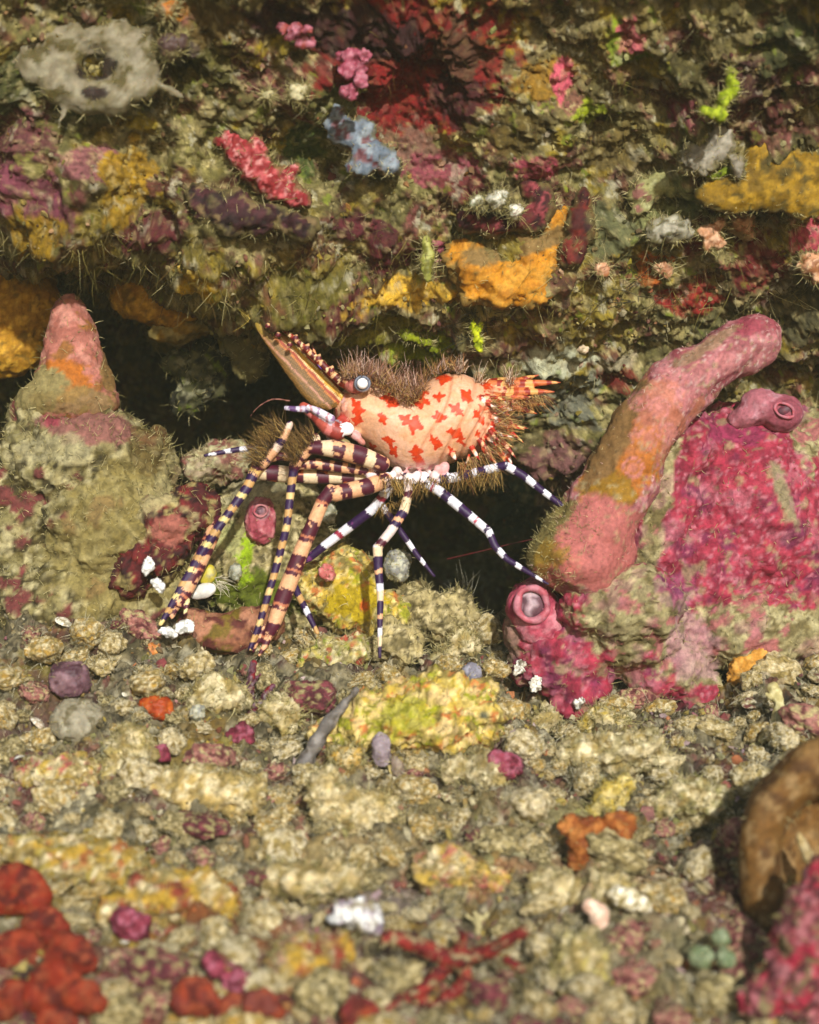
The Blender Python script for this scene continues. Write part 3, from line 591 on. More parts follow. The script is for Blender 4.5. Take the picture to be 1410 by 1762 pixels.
tc = mixc(tc, pmask(tv, 930, 940, 75, 95, 30, 213, .3), '#7a6c3c'); tc = mixc(tc, pmask(tv, 1050, 760, 26, 110, 28, 214, .35), '#7c5c34')
tc = mixc(tc, pmask(tv, 1040, 940, 78, 85, 25, 216, .2), '#aa605a'); tc = mixc(tc, pmask(tv, 955, 985, 60, 22, -25, 221, .2), '#b5655c')
tc = mixc(tc, pmask(tv, 940, 960, 40, 26, -30, 222, .5) * .8, '#8a6a1c')
tc = mixc(tc, pmask(tv, 1287, 562, 22, 14, -10, 217, .4), '#93404c'); tc = mixc(tc, pmask(tv, 1225, 590, 60, 12, -30, 218, .4) * .6, '#8c7a54')
for k_, (sx, sy) in enumerate([(1115, 755), (1150, 745), (1100, 690), (1180, 690), (1205, 640), (1250, 625), (1090, 805), (1135, 700), (1160, 650)]):
    rr = np.hypot(x - sx, y - sy) + 3 * fbm(tv, .15, 2, 230 + k_)
    tc = mixc(tc, sstep(3.5, 1, np.abs(rr - 16)) * .7 + sstep(14, 6, rr) * .5, '#c07a78')
w1, w2, _ = worley(tv, .13, 240); tc = tc * (1 - .55 * (sstep(.22, .1, w1) * (fbm(tv, .5, 2, 241) > -.1))[:, None])
tc = over(tc, sstep(.3, .5, fbm(tv, .1, 3, 242)) * sstep(0, .4, fbm(tv, .6, 3, 243)) * .6, '#8a7c58')
PT = place('tube_sponge', tv, tf, tc, M['sponge'], 'thick rose pink tube sponge with orange stains leaning up against the magenta boulder', 'sponge')
OCC.append((tv, tf))
fuzz(PT, tv, tn, 500, .06, ['#c8a89c', '#9a8a60', '#b5a878'], R=.006, sel=(proj(tv)[0] + (881 - proj(tv)[1]) * -1.0 < 330) | (rng.random(len(tv)) < .12))
fuzz(PT, tv, tn, 420, .1, TAN, R=.007, sel=pmask(tv, 930, 940, 80, 100, 30, 219) > .5)
def paint_stub(V, N, c): return mixc(c, pmask(V, 1352, 712, 30, 30, 0, 41, .1), '#8a4450')
ST, sv, sf = lump_thing('tube_sponge', 'short rose tube stub with round dark mouth on top of the magenta boulder', 'sponge', [(1318, 702, 46, 32, 34, 20), (1345, 712, 38, 34, 34), (1290, 715, 40, 22, 30, -20)], '#a4606a', [('#b8808a', .3, .1, .2), ('#8a4450', .3, .3, .15)], d=30.0, off=0, vox=.045, amp=.03, paint=paint_stub)
osc(1350, 706, 18, 11, 25, front(sv, 1350, 706) - .01, ST, rim='#a86470', inner='#7a3a46')
lump_thing('orange_sponge', 'small orange yellow sponge patch low on the magenta boulder', 'sponge', [(1285, 1148, 30, 26, 24), (1305, 1130, 24, 18, 20), (1268, 1165, 16, 14, 16)], '#b9802c', [('#d09a48', .15, .1, .2)], d=front(MBV, 1285, 1148) + .1, vox=.035, amp=.05, sc=.2)
lump_thing('maroon_crust', 'dark maroon speckled knobbly sponge under the right end of the magenta boulder', 'sponge', [(1250, 1225, 70, 44, 40), (1310, 1215, 40, 40, 36), (1190, 1225, 40, 30, 30), (1290, 1260, 40, 24, 24)], '#3d1216', [('#5c1f26', .2, .05, .2), ('#b0a080', .1, .34, .08), ('#1f0a0c', .15, .25, .15)], d=29.7, cells=.1, csc=.22, amp=.06)
for px, py, lb in [(893, 1150, 'glinting silver white shell flake at the lower left of the magenta boulder'), (922, 1178, 'second glinting shell flake below the first on the magenta boulder'), (997, 1212, 'tiny white flake at the lowest tip of the magenta boulder')]:
    r = 14 if px < 990 else 10
    lump_thing('shell_flake', lb, 'shell', [(px, py, r * .7, r, 5, 20), (px + 4, py - 8, r * .5, r * .6, 5, -20)], '#b8b0a0', [('#e6e2d8', .08, .05, .1), ('#6a6050', .08, .25, .1)], mat='shell', d=front(MBV, px, py) - .02, vox=.022, amp=.05, sc=.1, lap=0, group='shell flakes on the magenta boulder', k=1.)

# ---- rocks under and around the legs
RK = [('#a89868', .3, .05, .3), ('#665a36', .3, .28, .3), ('#c0b084', .12, .32, .3), ('#4c4226', .12, .4, .25)]
YR = [('#b89a3a', .3, .05, .2), ('#8c8a1c', .3, .28, .12), ('#d8c07a', .14, .25, .15), ('#7a6a34', .2, .3, .12), ('#b06a34', .2, .45, .08)]
def rock(label, ells, base, layers, d=None, off=-.1, fz=300, cat='rock', name='coral_rock', cells=.09, amp=.1, paint=None, fzL=.13, **kw):
    return lump_thing(name, label, cat, ells, base, layers, k=1.0, mat='rock', d=d, off=off, vox=.05, amp=amp, sc=.35, cells=cells, csc=.3, fz=fz, fzL=fzL, lap=2, paint=paint, **kw)
def paint_legrock(V, N, c):
    c = mixc(c, pmask(V, 440, 1020, 90, 34, 0, 51, .5), '#5c6410'); c = mixc(c, pmask(V, 420, 955, 22, 40, 10, 52, .6), '#8fa80c')
    c = mixc(c, pmask(V, 400, 930, 30, 26, 0, 53, .5), '#a8a46a'); c = mixc(c, pmask(V, 445, 850, 60, 24, 0, 54, .5) * .8, '#b8ac84'); return c
LR, LRV, LRF = rock('pitted cream and green coral rock rising between the banded legs', [(450, 900, 90, 75, 60), (430, 980, 100, 80, 70), (480, 1050, 90, 60, 60), (540, 950, 60, 60, 50, 0, -.3), (395, 930, 60, 60, 50), (510, 870, 50, 40, 40, 0, -.3)], '#857a4a', RK, d=31.2, paint=paint_legrock, fz=700)
rock('flat-topped brown boulder behind the left hairy leg joints', [(375, 800, 52, 36, 40), (345, 810, 30, 34, 34), (405, 790, 32, 26, 30)], '#7a6a4a', [('#95836a', .3, .05, .2), ('#7a4a40', .35, .25, .15), ('#a8a078', .12, .3, .12)], d=31.2, off=0, fz=220)
rock('maroon crusted rock left of the claw legs with a cream ragged edge', [(290, 900, 62, 50, 45), (265, 950, 60, 50, 45), (330, 870, 50, 40, 40), (230, 985, 44, 40, 36)], '#4a1416', [('#6a1c1c', .3, .05, .2), ('#8a7a4a', .25, .3, .12), ('#2c0c0c', .2, .3, .15)], d=29.2, off=0, fz=200,
     paint=lambda V, N, c: mixc(mixc(c, pmask(V, 290, 915, 34, 26, 0, 55, .4), '#9a5a4c'), np.clip(pmask(V, 275, 890, 60, 46, 0, 56, .3) - pmask(V, 290, 905, 44, 36, 0, 57, .3), 0, 1) * .8, '#b0a272'))
rock('yellow blotched lumpy rock in the middle beneath the walking legs', [(600, 1030, 62, 60, 50), (590, 990, 50, 50, 44), (650, 1060, 60, 50, 46), (540, 1010, 40, 40, 36)], '#968a58', YR, d=30.5, off=0, fz=420, paint=lambda V, N, c: mixc(mixc(c, pmask(V, 610, 1035, 44, 34, 0, 58, .6), '#b0960c'), pmask(V, 626, 1043, 9, 10, 0, 59, .3), '#d0661c'))
rock('grey tan pitted rock at the edge of the dark hole', [(755, 1060, 50, 44, 40), (715, 1040, 40, 40, 36), (790, 1050, 30, 40, 30)], '#94855a', RK, d=30.6, off=0, fz=330)
rock('smooth cream rock just right of the vertical walking leg', [(695, 1110, 36, 36, 34), (670, 1095, 24, 30, 26)], '#b3a06c', RK, d=29.7, off=0, fz=120, cells=.05)
rock('green and orange encrusted rock left of the vertical walking leg', [(575, 1130, 44, 36, 34), (540, 1140, 30, 26, 26), (610, 1120, 24, 26, 24)], '#8e8254', [('#a8984e', .2, .05, .2), ('#a04a34', .25, .3, .1), ('#7f8a14', .2, .36, .1), ('#c2b48a', .1, .3, .12)], d=29.4, off=0, fz=300)
lump_thing('brown_sponge', 'smooth brownish pink sponge slab below the left leg tips', 'sponge', [(385, 1090, 80, 36, 40, 8), (340, 1085, 50, 40, 36), (440, 1075, 50, 34, 36)], '#8c5a40', [('#a87458', .4, .05, .25), ('#6e5a1c', .35, .24, .15), ('#5a2a24', .3, .35, .12)], d=29.5, off=0, amp=.05, sc=.5, fz=40, fzL=.1)
def asc(label, px, py, rx, ry, hx, layers, ang=0, d=None, off=.15, name='tunicate', cat='tunicate', **kw):
    return lump_thing(name, label, cat, [(px, py, rx, ry, min(rx, ry), ang), (px, py + ry * .3, rx * .95, ry * .75, min(rx, ry), ang)], hx, layers, mat='soft', d=d, off=off, vox=.03, amp=.04, sc=.25, lap=3, **dict(dict(fz=26, fzL=.07), **kw))
lrd = front(LRV, 450, 895)
TU, tuv, tuf = asc('rosy oval tunicate with a round mouth behind the banded legs', 450, 895, 27, 40, '#a8505a', [('#c07a7c', .25, .1, .25), ('#923a48', .25, .25, .2)], 0, d=lrd + .05, paint=lambda V, N, c: mixc(c, pmask(V, 450, 880, 15, 14, 0, 62, .1), '#8f6468'))
osc(449, 879, 11, 10, 0, front(tuv, 449, 879, 8) - .0, TU, rim='#a86a6c', inner='#94707a')
GT = [('#b3b09a', .12, .1, .2), ('#76735c', .15, .25, .15)]
asc('grey fuzzy tunicate on the lip of the dark hole', 686, 972, 22, 27, '#7c7a74', GT, d=30.4, fz=80, fzL=.07)
asc('small glassy white tunicate on the green leg rock', 405, 984, 11, 15, '#a2a292', GT, d=front(LRV, 405, 984) - .02)
asc('grey round tunicate tucked beside the thick claw leg', 567, 885, 14, 18, '#84816a', GT, d=30.4)
asc('coral pink knob beside the thick claw leg', 562, 985, 13, 15, '#b8605c', [('#d08a84', .12, .1, .2)], d=29.9)
asc('orange brown bead tunicate beneath the left leg tips', 263, 1117, 17, 15, '#b0682c', [('#c89050', .15, .1, .2), ('#7a4a28', .15, .3, .15)], d=29.0, fz=30, fzL=.07)
asc('large grey egg-shaped tunicate at lower left', 135, 1240, 48, 38, '#857c66', [('#9a927c', .3, .1, .25), ('#665c42', .25, .3, .15)], off=.3, fz=40, fzL=.08)
asc('dull purple tunicate above the large grey egg-shaped one', 120, 1168, 38, 32, '#6a4a52', [('#84646a', .3, .1, .25), ('#4e3038', .25, .3, .15)], off=.35)
asc('small blue grey round tunicate in the rubble right of the orange shell', 340, 1226, 15, 15, '#8a8a82', GT, off=.2)
asc('dark grey tunicate half sunk in rubble below the egg-shaped one', 190, 1293, 17, 16, '#57523e', GT, off=.1)
asc('lilac grey pebble-like tunicate right of the yellow boulder top', 814, 1157, 16, 17, '#77727c', [('#94909a', .12, .1, .2)], off=.15)
asc('pale lilac pointed sea squirt in front of the yellow boulder', 656, 1288, 17, 30, '#85757a', [('#9c8e94', .2, .1, .25)], off=.35)
asc('brownish lilac stalk of the pointed sea squirt', 684, 1318, 11, 22, '#7c6a5c', [('#94846e', .2, .1, .25)], -25, off=.25, name='sea_squirt', cat='sea squirt')
lump_thing('sea_squirt', 'long thin slate grey sea squirt leaning beside the yellow boulder', 'sea squirt', [(610, 1192, 7, 12, 8, 30), (590, 1215, 9, 22, 10, 38), (565, 1245, 13, 26, 13, 35), (545, 1278, 15, 26, 15, 30), (525, 1310, 16, 26, 15, 32), (500, 1345, 18, 26, 16, 35)], '#6c6560', [('#847c74', .2, .1, .25), ('#544c44', .2, .25, .2)], d=27.0, vox=.03, amp=.02, lap=4, mat='soft')
asc('orange smooth clam-like sponge on the left rubble', 270, 1217, 33, 20, '#a84010', [('#be5a1c', .2, .1, .25), ('#8c2c08', .2, .3, .15)], 18, off=.3, k=.7, name='orange_sponge', cat='sponge')
def bivalve():
    d = front(LRV, 352, 1005) - .25 if False else 29.25; k = K * d
    r = link('bivalve', None, None, None, P(350, 1030, d)); tag(r, 'small bivalve with one yellow and one white valve by the left leg tips', 'bivalve')
    for nm, px, py, rx, ry, ang, hx in [('valve', 358, 990, 14, 19, 28, '#b0a02a'), ('valve', 350, 1017, 24, 13, -18, '#c4c0b8')]:
        V, F = ell(P(px, py, d - (.05 if py > 1000 else 0)), (rx * k, .09, ry * k), roty(ang)); N = normals(V, F)
        V = V + N * (fbm(V, .2, 3, 81) * .015)[:, None]
        o = link(nm, mk_mesh(nm, V - np.array(r.location), F, mottle(V, hx, [('#8a8050' if py < 1000 else '#e4e0d8', .1, .15, .2)], 82) * .9), M['shell'], r)
        if py < 1000: o['label'] = 'yellow upper valve'
        else: o['label'] = 'white lower valve'
    cx = P(374, 1003, d); n = 26
    hv, hf, hc = hairs(cx + rng.normal(size=(n, 3)) * .04, np.array([.6, -.3, -.5]) + rng.normal(size=(n, 3)) * .45, rng.uniform(.15, .3, n), np.full(n, .01), np.ones((n, 3)) * C('#b0a890'), .4)
    link('tentacle_fringe', mk_mesh('tentacle_fringe', hv - np.array(r.location), hf, hc), M['hair'], r)
bivalve()
for px, py, rx, ry, ang, lb in [(254, 974, 10, 18, 12, 'upper white shell fragment on the maroon rock left of the claw legs'), (273, 1007, 10, 16, -35, 'lower white shell fragment beside the thin claw leg tip'), (318, 1078, 19, 12, -18, 'white torn chip lying under the left claw tip'), (290, 1088, 16, 9, 10, 'cream flake left of the white torn chip')]:
    lump_thing('shell_fragment', lb, 'shell', [(px, py, rx, ry, 6, ang), (px + 4, py + 3, rx * .7, ry * .7, 7, ang + 20)], '#c6c2be' if 'white' in lb else '#a89a70', [('#efece8', .08, .1, .15), ('#96948c', .08, .3, .12)], mat='shell', d=28.6, vox=.025, amp=.03, sc=.1, lap=1, k=1.)

# ---- the rubble slope in front
rock('large lumpy yellow boulder at the centre of the rubble slope', [(730, 1245, 125, 62, 75), (640, 1240, 60, 56, 55), (820, 1225, 45, 56, 48), (760, 1195, 60, 40, 45), (570, 1265, 36, 26, 30), (700, 1200, 40, 34, 36)], '#ac964c', YR + [('#c8ac74', .3, .3, .1)], d=27.45, off=0, fz=450, amp=.13, cells=.1,
     paint=lambda V, N, c: mixc(mixc(mixc(c, pmask(V, 700, 1230, 60, 40, 0, 91, .6) * .7, '#9a9a14'), pmask(V, 835, 1231, 8, 7, 0, 92, .1), '#6a6a54'), pmask(V, 738, 1292, 7, 5, 0, 93, .1), '#6a6448'))
RC = [('#bcaa80', .25, .05, .3), ('#d4c6a0', .12, .28, .35), ('#84703f', .2, .3, .3), ('#94804a', .25, .38, .15)]
ROCKS = [
 ('cream coral lump below the big yellow boulder and left of centre', [(350, 1360, 90, 44, 50), (410, 1365, 50, 40, 44), (285, 1350, 44, 30, 36)], '#ab9154'),
 ('broad cream coral lump with a smooth lobed top at lower centre', [(610, 1400, 76, 40, 44), (560, 1360, 36, 30, 34), (655, 1392, 34, 32, 34)], '#b29c68'),
 ('round cream coral rock above the left cream lump beside the purple algae', [(380, 1200, 52, 34, 38), (345, 1215, 34, 26, 30)], '#a0936a'),
 ('small mossy tan rock right of the purple algae tuft', [(480, 1225, 36, 28, 30), (500, 1235, 26, 24, 24)], '#94854c'),
 ('orange yellow pebble beneath the long sea squirt', [(600, 1308, 28, 16, 20), (580, 1300, 16, 12, 14)], '#b08a34'),
 ('cream angular rock below the lowest tip of the magenta boulder', [(935, 1245, 30, 26, 26), (910, 1270, 24, 26, 24)], '#a89a6c'),
 ('yellow beaded lump right of the magenta boulder tip', [(1040, 1240, 32, 22, 24), (1072, 1240, 16, 14, 16), (1015, 1250, 20, 16, 18)], '#a88e34'),
 ('wide tan ledge of rubble in front of the magenta boulder shadow', [(1080, 1290, 80, 36, 44), (1010, 1300, 60, 30, 38), (1140, 1310, 40, 30, 34)], '#8f835a'),
 ('olive brown rock with mustard stain at lower left', [(130, 1480, 100, 36, 46), (60, 1460, 60, 24, 32), (200, 1490, 50, 36, 40)], '#8c7a2c'),
 ('rust and yellow stained long rock at the lower left', [(310, 1540, 100, 46, 50), (230, 1570, 60, 40, 44), (380, 1560, 40, 36, 36)], '#94702c'),
 ('tan lump left of the left cream coral lump', [(225, 1290, 44, 40, 36), (200, 1330, 50, 30, 36)], '#9c8a4c'),
 ('pinkish yellow blotched rock at the left below the grey tunicate', [(110, 1330, 66, 34, 40), (60, 1345, 34, 26, 30)], '#a08a54'),
 ('pale rubble lump with peach blotches left of the white pebble', [(520, 1520, 66, 36, 40), (580, 1510, 40, 30, 34)], '#b8a070'),
 ('cream and orange blotched rock in the lower centre', [(770, 1500, 60, 36, 40), (830, 1510, 40, 28, 32)], '#b29460'),
 ('yellow squarish rock at the lower right of centre', [(1000, 1655, 44, 46, 40), (975, 1640, 26, 30, 28)], '#a89a50'),
 ('tan flat rock in the right part of the rubble slope', [(1200, 1375, 66, 30, 38), (1150, 1385, 34, 24, 28)], '#8f8650'),
 ('cream bumpy rock beneath the orange ragged sponge', [(960, 1530, 50, 34, 36), (1050, 1530, 46, 34, 36)], '#b3a070'),
 ('dark mossy lump left below the magenta boulder', [(830, 1330, 52, 30, 36), (790, 1325, 34, 24, 28)], '#7a6c4a'),
 ('pink and tan crusted rock at the bottom between red algae and red discs', [(520, 1660, 60, 44, 44), (570, 1640, 40, 34, 36)], '#a07864'),
 ('tan rounded rock above the lilac pebble-like tunicate', [(800, 1110, 30, 26, 28), (775, 1125, 30, 22, 26)], '#8f8254'),
]
for lb, e, hx in ROCKS:
    L = RC + ([('#7a3422', .35, .15, .25), ('#a8862c', .3, .22, .25)] if 'rust' in lb else [('#a0524c', .2, .3, .2), ('#b0923c', .2, .25, .25)] if 'blotched' in lb or 'pink' in lb else [('#a8862c', .3, .2, .25), ('#94562c', .3, .38, .2)] if 'mustard' in lb else [])
    rock(lb, e, hx, L, off=.28, which=1, fz=420, group='larger rocks in the rubble slope', cells=.1, amp=.11)
lump_thing('orange_sponge', 'ragged rust orange sponge with a yellow top in the lower right rubble', 'sponge', [(1010, 1440, 36, 38, 24), (1000, 1480, 24, 40, 18), (1062, 1422, 28, 26, 20), (978, 1420, 18, 18, 14)], '#94501c', [('#b07034', .2, .1, .3), ('#7a3c18', .2, .3, .2)], k=.75, off=.75, vox=.04, amp=.08, sc=.25,
     paint=lambda V, N, c: c, fz=60, fzL=.12)
lump_thing('yellow_sponge', 'pale yellow fuzzy sponge just above the rust orange one', 'sponge', [(1050, 1375, 34, 30, 24, 20), (1075, 1350, 20, 20, 18), (1025, 1395, 20, 16, 16)], '#b59c44', [('#cdb878', .15, .1, .2), ('#8a7a3c', .2, .3, .15)], off=.6, amp=.07, sc=.2, fz=260, fzL=.12)
lump_thing('white_pebble', 'bright white rounded pebble in the foreground rubble', 'pebble', [(610, 1572, 38, 24, 28, 8), (642, 1580, 24, 22, 22), (585, 1582, 20, 14, 18)], '#c4beb8', [('#a08c9c', .25, .2, .15), ('#e6e4e0', .2, .15, .2), ('#8a7c60', .15, .35, .15)], mat='rock', off=.75, amp=.1, sc=.2, cells=.05, k=1., fz=60, fzL=.1)
lump_thing('pink_pebble', 'pale pink knuckle-shaped coral pebble below the orange sponge', 'pebble', [(1030, 1575, 20, 24, 18), (1036, 1595, 16, 16, 15), (1015, 1560, 16, 14, 14)], '#c09a84', [('#d8bba4', .15, .1, .2)], mat='shell', off=.25, amp=.03, k=1.)
lump_thing('ribbed_shell', 'ribbed cream white shell fragment right of the pale pink pebble', 'shell', [(1080, 1545, 40, 18, 12, 8), (1100, 1562, 26, 14, 10, 0)], '#b3a684', [('#dcd4c0', .1, .05, .15), ('#75683c', .1, .28, .12)], mat='shell', off=.25, amp=.05, sc=.15, k=1.)
for px, py, r, lb in [(1240, 1612, 20, 'pale green round tunicate standing above its two neighbours at lower right'), (1205, 1645, 22, 'pale green tunicate at the left of the lower right trio'), (1248, 1648, 20, 'pale green tunicate at the right of the lower right trio')]:
    asc(lb, px, py, r, r * .85, '#727c5c', [('#8a9474', .2, .1, .25), ('#60704c', .2, .3, .15)], off=.65, group='pale green tunicates')
# red-orange encrusting discs
DISC = [(25, 1530, 56, '#a82c0a', 'largest round red orange disc at the left edge, topmost of its patch'), (75, 1590, 44, '#9c2a0c', 'red orange disc just below the topmost one in the corner patch'), (120, 1640, 46, '#a02c0a', 'red orange disc at the right side of the corner patch'), (30, 1640, 50, '#94280c', 'dull red orange disc at the left edge in mid patch'), (95, 1700, 58, '#a82e0a', 'broad red orange disc in the middle of the corner patch'), (145, 1715, 40, '#a23210', 'red orange disc at the lower right end of the corner patch'), (25, 1720, 46, '#922a10', 'dark red orange disc in the bottom left corner'), (95, 1755, 36, '#b03410', 'red orange disc cut by the bottom edge in the corner patch'),
        (335, 1712, 42, '#93382c', 'dusty red disc at the bottom left of centre'), (405, 1735, 38, '#8f3a30', 'dusty red disc right of its twin at the bottom'), (450, 1728, 36, '#94463a', 'striped dusty red disc at the bottom near the pink knob'), (620, 1745, 40, '#9a3034', 'dusty red disc at the bottom edge near the red algae')]
for k_, (px, py, r, hx, lb) in enumerate(DISC):
    lump_thing('red_disc', lb, 'encrusting algae', [(px, py, r, r * .86, r * .3, 0), (px + r * .45, py + r * .3, r * .75, r * .6, r * .3), (px - r * .4, py + r * .35, r * .6, r * .5, r * .3)], hx, [('#b8441c', .25, .2, .2), ('#6c1a0c', .25, .2, .2), ('#b0502c', .15, .3, .25)], k=.42, off=.3 + .12 * (k_ % 3), vox=.04, amp=.04, sc=.35, lap=5, mat='sponge', group='red orange encrusting discs' if k_ < 8 else 'dusty red discs')
for px, py, rx, ry, lb in [(225, 1590, 36, 26, 'raspberry pink folded crust right of the red orange discs'), (410, 1690, 34, 24, 'raspberry pink knob above the dusty red discs'), (370, 1660, 22, 20, 'small crimson knob left of the raspberry pink knob'), (275, 1292, 18, 15, 'bright pink spot of crust on the tan lump at left'), (868, 1315, 34, 24, 'dull pink knob below the right end of the yellow boulder'), (415, 1265, 22, 22, 'crimson and white knob at the foot of the purple algae')]:
    lump_thing('pink_crust', lb, 'encrusting algae', [(px, py, rx, ry, ry * .7, 20), (px + rx * .5, py + ry * .4, rx * .5, ry * .6, ry * .6)], '#9c3c50', [('#b8667a', .15, .1, .2), ('#6c2030', .2, .25, .15)], k=.6, off=.3, vox=.035, amp=.06, sc=.2, cells=.03, mat='sponge')
def branch_thing(name, label, cat, base, segs, hx, mat='soft', off=.3, seg=8, layers=()):
    p, n = surf(*base); d = p[1] - off
    parts = []
    for pts, r0, r1, dz in segs:
        pp = [P(x, y, d - dz * (i / max(1, len(pts) - 1))) for i, (x, y) in enumerate(pts)]
        V, F, s, a = tube(pp, np.linspace(r0, r1, len(pts)) * K * d, max(10, 6 * len(pts)), seg); parts.append((V, F))
    V, F = remesh(*join(parts), max(.02, min(s[2] for s in segs) * K * d * .55)); N = normals(V, F)
    V = V + N * (fbm(V, .12, 3, 301) * .02)[:, None]
    SEED[0] += 3
    o = place(name, V, F, mottle(V, hx, layers, SEED[0]) * .85, M[mat], label, cat); OCC.append((V, F)); return o, V, N
RA, rav, ran = branch_thing('red_algae', 'flat branching crimson red algae spread in front of the white pebble', 'algae', (790, 1640), [([(660, 1612), (710, 1622), (765, 1645), (800, 1650)], 14, 17, .1), ([(800, 1650), (850, 1632), (905, 1600)], 16, 10, .3), ([(790, 1645), (797, 1605)], 13, 7, .2), ([(780, 1650), (740, 1690), (700, 1720)], 15, 12, .1), ([(795, 1655), (800, 1690), (770, 1715), (740, 1745)], 13, 12, .15), ([(720, 1720), (780, 1750), (850, 1760)], 15, 12, .2), ([(700, 1715), (660, 1740)], 14, 10, .2), ([(870, 1650), (900, 1670)], 9, 7, .1)], '#6a1614', 'sponge', .75, layers=[('#8a2820', .2, .1, .2), ('#4a1010', .15, .2, .2), ('#8a7a58', .12, .38, .1)])
fuzz(RA, rav, ran, 160, .1, TAN)
branch_thing('hydroid', 'cream branching hydroid curving beside the brown disc at right', 'hydroid', (1320, 1230), [([(1330, 1180), (1340, 1210), (1332, 1245), (1310, 1275)], 10, 8, .2), ([(1312, 1272), (1285, 1290), (1272, 1288)], 6, 3, .1), ([(1312, 1275), (1290, 1305)], 5, 3, .15), ([(1310, 1275), (1305, 1312)], 4, 3, .1), ([(1334, 1205), (1318, 1195)], 6, 4, .1), ([(1300, 1283), (1275, 1302)], 4, 2.5, .2)], '#a89a64', 'hair', .5, layers=[('#c2b684', .1, .1, .2)])
branch_thing('hydroid', 'small cream forked hydroid in the shadow right of the white pebble', 'hydroid', (822, 1580), [([(822, 1608), (823, 1585), (818, 1570)], 7, 5, .1), ([(822, 1590), (840, 1572)], 5, 3, .1), ([(820, 1588), (803, 1575)], 4, 3, .1)], '#b5a878', 'hair', .35)
branch_thing('purple_algae', 'dusty purple feathery algae tuft under the thin claw tips', 'algae', (435, 1200), [([(440, 1290), (436, 1240), (430, 1190), (437, 1140)], 12, 6, .2), ([(436, 1250), (455, 1200), (470, 1180)], 9, 5, .1), ([(434, 1240), (405, 1250), (395, 1270)], 11, 8, .1), ([(436, 1230), (415, 1200)], 8, 4, .2), ([(440, 1270), (460, 1240)], 9, 5, .2), ([(430, 1180), (448, 1160)], 6, 3, .1)], '#4e2430', 'soft', .35, layers=[('#6e4656', .12, .05, .2), ('#8a7a7c', .08, .3, .12), ('#7a1420', .2, .35, .1)])
def paint_disc(V, N, c):
    c = mixc(c, pmask(V, 1390, 1330, 60, 40, 0, 95, .5) * .6, '#93703c'); return c
# big brown cup at the right edge
def cup():
    d = 23.4; k = K * d; c0 = P(1440, 1490, d)
    th = np.linspace(0, 2 * math.pi, 121)[:-1]; prof = [(1.0, -.2), (1.02, 0), (.97, .14), (.86, .22), (.72, .17), (.6, .0), (.52, -.4), (.46, -.9), (.02, -1.0)]
    out = [(1.0, -.2), (.93, -.7), (.7, -1.2), (.35, -1.45), (.02, -1.5)]
    rings = [(r, y) for r, y in out[::-1]] + prof[1:]
    V = []
    for r, y in rings:
        for a in th:
            wob = 1 + .05 * math.sin(2 * a + 1) + .03 * math.sin(5 * a) + .02 * math.sin(9 * a + 2)
            V.append(c0 + np.array([math.cos(a) * r * wob * 158 * k, -y, math.sin(a) * r * wob * 235 * k]))
    V = np.array(V); n = len(th); idx = np.arange(len(V)).reshape(-1, n)
    a = idx[:-1]; b = idx[1:]
    F = [np.stack([a, np.roll(a, -1, 1), np.roll(b, -1, 1), b], -1).reshape(-1, 4)]
    V, F = remesh(V, F, .055); V = laplace(V, F, 2)
    N = normals(V, F); V = V + N * (fbm(V, .9, 3, 97) * .05 + fbm(V, .12, 3, 98) * .012)[:, None]
    col = mottle(V, '#76501f', [('#8c6838', .5, .05, .3), ('#5a3a18', .4, .2, .25), ('#98784c', .2, .35, .2)], 99) * .7
    o = place('cup_sponge', V, F, col, M['sponge'], 'big smooth brown cup-shaped sponge cut by the right edge', 'sponge'); OCC.append((V, F)); fuzz(o, V, normals(V, F), 160, .08, TAN)
cup()
PK, pkv, pkf = lump_thing('pink_crust', 'large pink crusted lump with tan twigs in the bottom right corner', 'encrusting algae', [(1400, 1610, 70, 90, 60), (1390, 1700, 60, 80, 55), (1350, 1690, 40, 60, 40), (1430, 1530, 50, 60, 50), (1310, 1720, 40, 46, 36)], '#a0454e', [('#c0747a', .2, .05, .2), ('#8a7a54', .3, .22, .15), ('#b82a44', .3, .3, .12), ('#6a3034', .2, .32, .12)], d=21.9, off=0, k=.6, vox=.05, amp=.1, cells=.06, csc=.25, mat='rock', fz=200, fzL=.12)
branch_thing('hydroid', 'tan thick twigs growing out of the corner pink lump', 'hydroid', (1380, 1480), [([(1400, 1490), (1380, 1450), (1376, 1438)], 12, 7, .1), ([(1380, 1560), (1340, 1525), (1318, 1505)], 13, 8, .2), ([(1400, 1500), (1382, 1560)], 13, 12, 0)], '#a08a5c', 'hair', 1.2, layers=[('#b8a57c', .15, .1, .2)])
# ------------------------------------------------------------------ loose pebbles, grit, turf
def tri_sample(V, F, n, mask):
    """n random points on the faces whose centre passes mask(centres)"""
    f = np.concatenate([np.stack([x[:, 0], x[:, 1], x[:, 2]], 1) for x in F] + [np.stack([x[:, 0], x[:, 2], x[:, 3]], 1) for x in F if x.shape[1] == 4])
    c = V[f].mean(1); f = f[mask(c)]
    a, b, c = V[f[:, 0]], V[f[:, 1]], V[f[:, 2]]
    nn = np.cross(b - a, c - a); ar = np.linalg.norm(nn, axis=1)
    pick = rng.choice(len(f), n, p=ar / ar.sum()); u = rng.random((n, 2)); s = u.sum(1) > 1; u[s] = 1 - u[s]
    p = a[pick] + u[:, :1] * (b[pick] - a[pick]) + u[:, 1:] * (c[pick] - a[pick]); n_ = nn[pick] / (ar[pick][:, None] + 1e-12)
    n_ = np.where((n_ * p).sum(1, keepdims=True) > 0, -n_, n_)
    return p, n_
def inframe(c, m=80):
    x, y = proj(c); return (x > -m) & (x < 1410 + m) & (y > -m) & (y < 1762 + m)
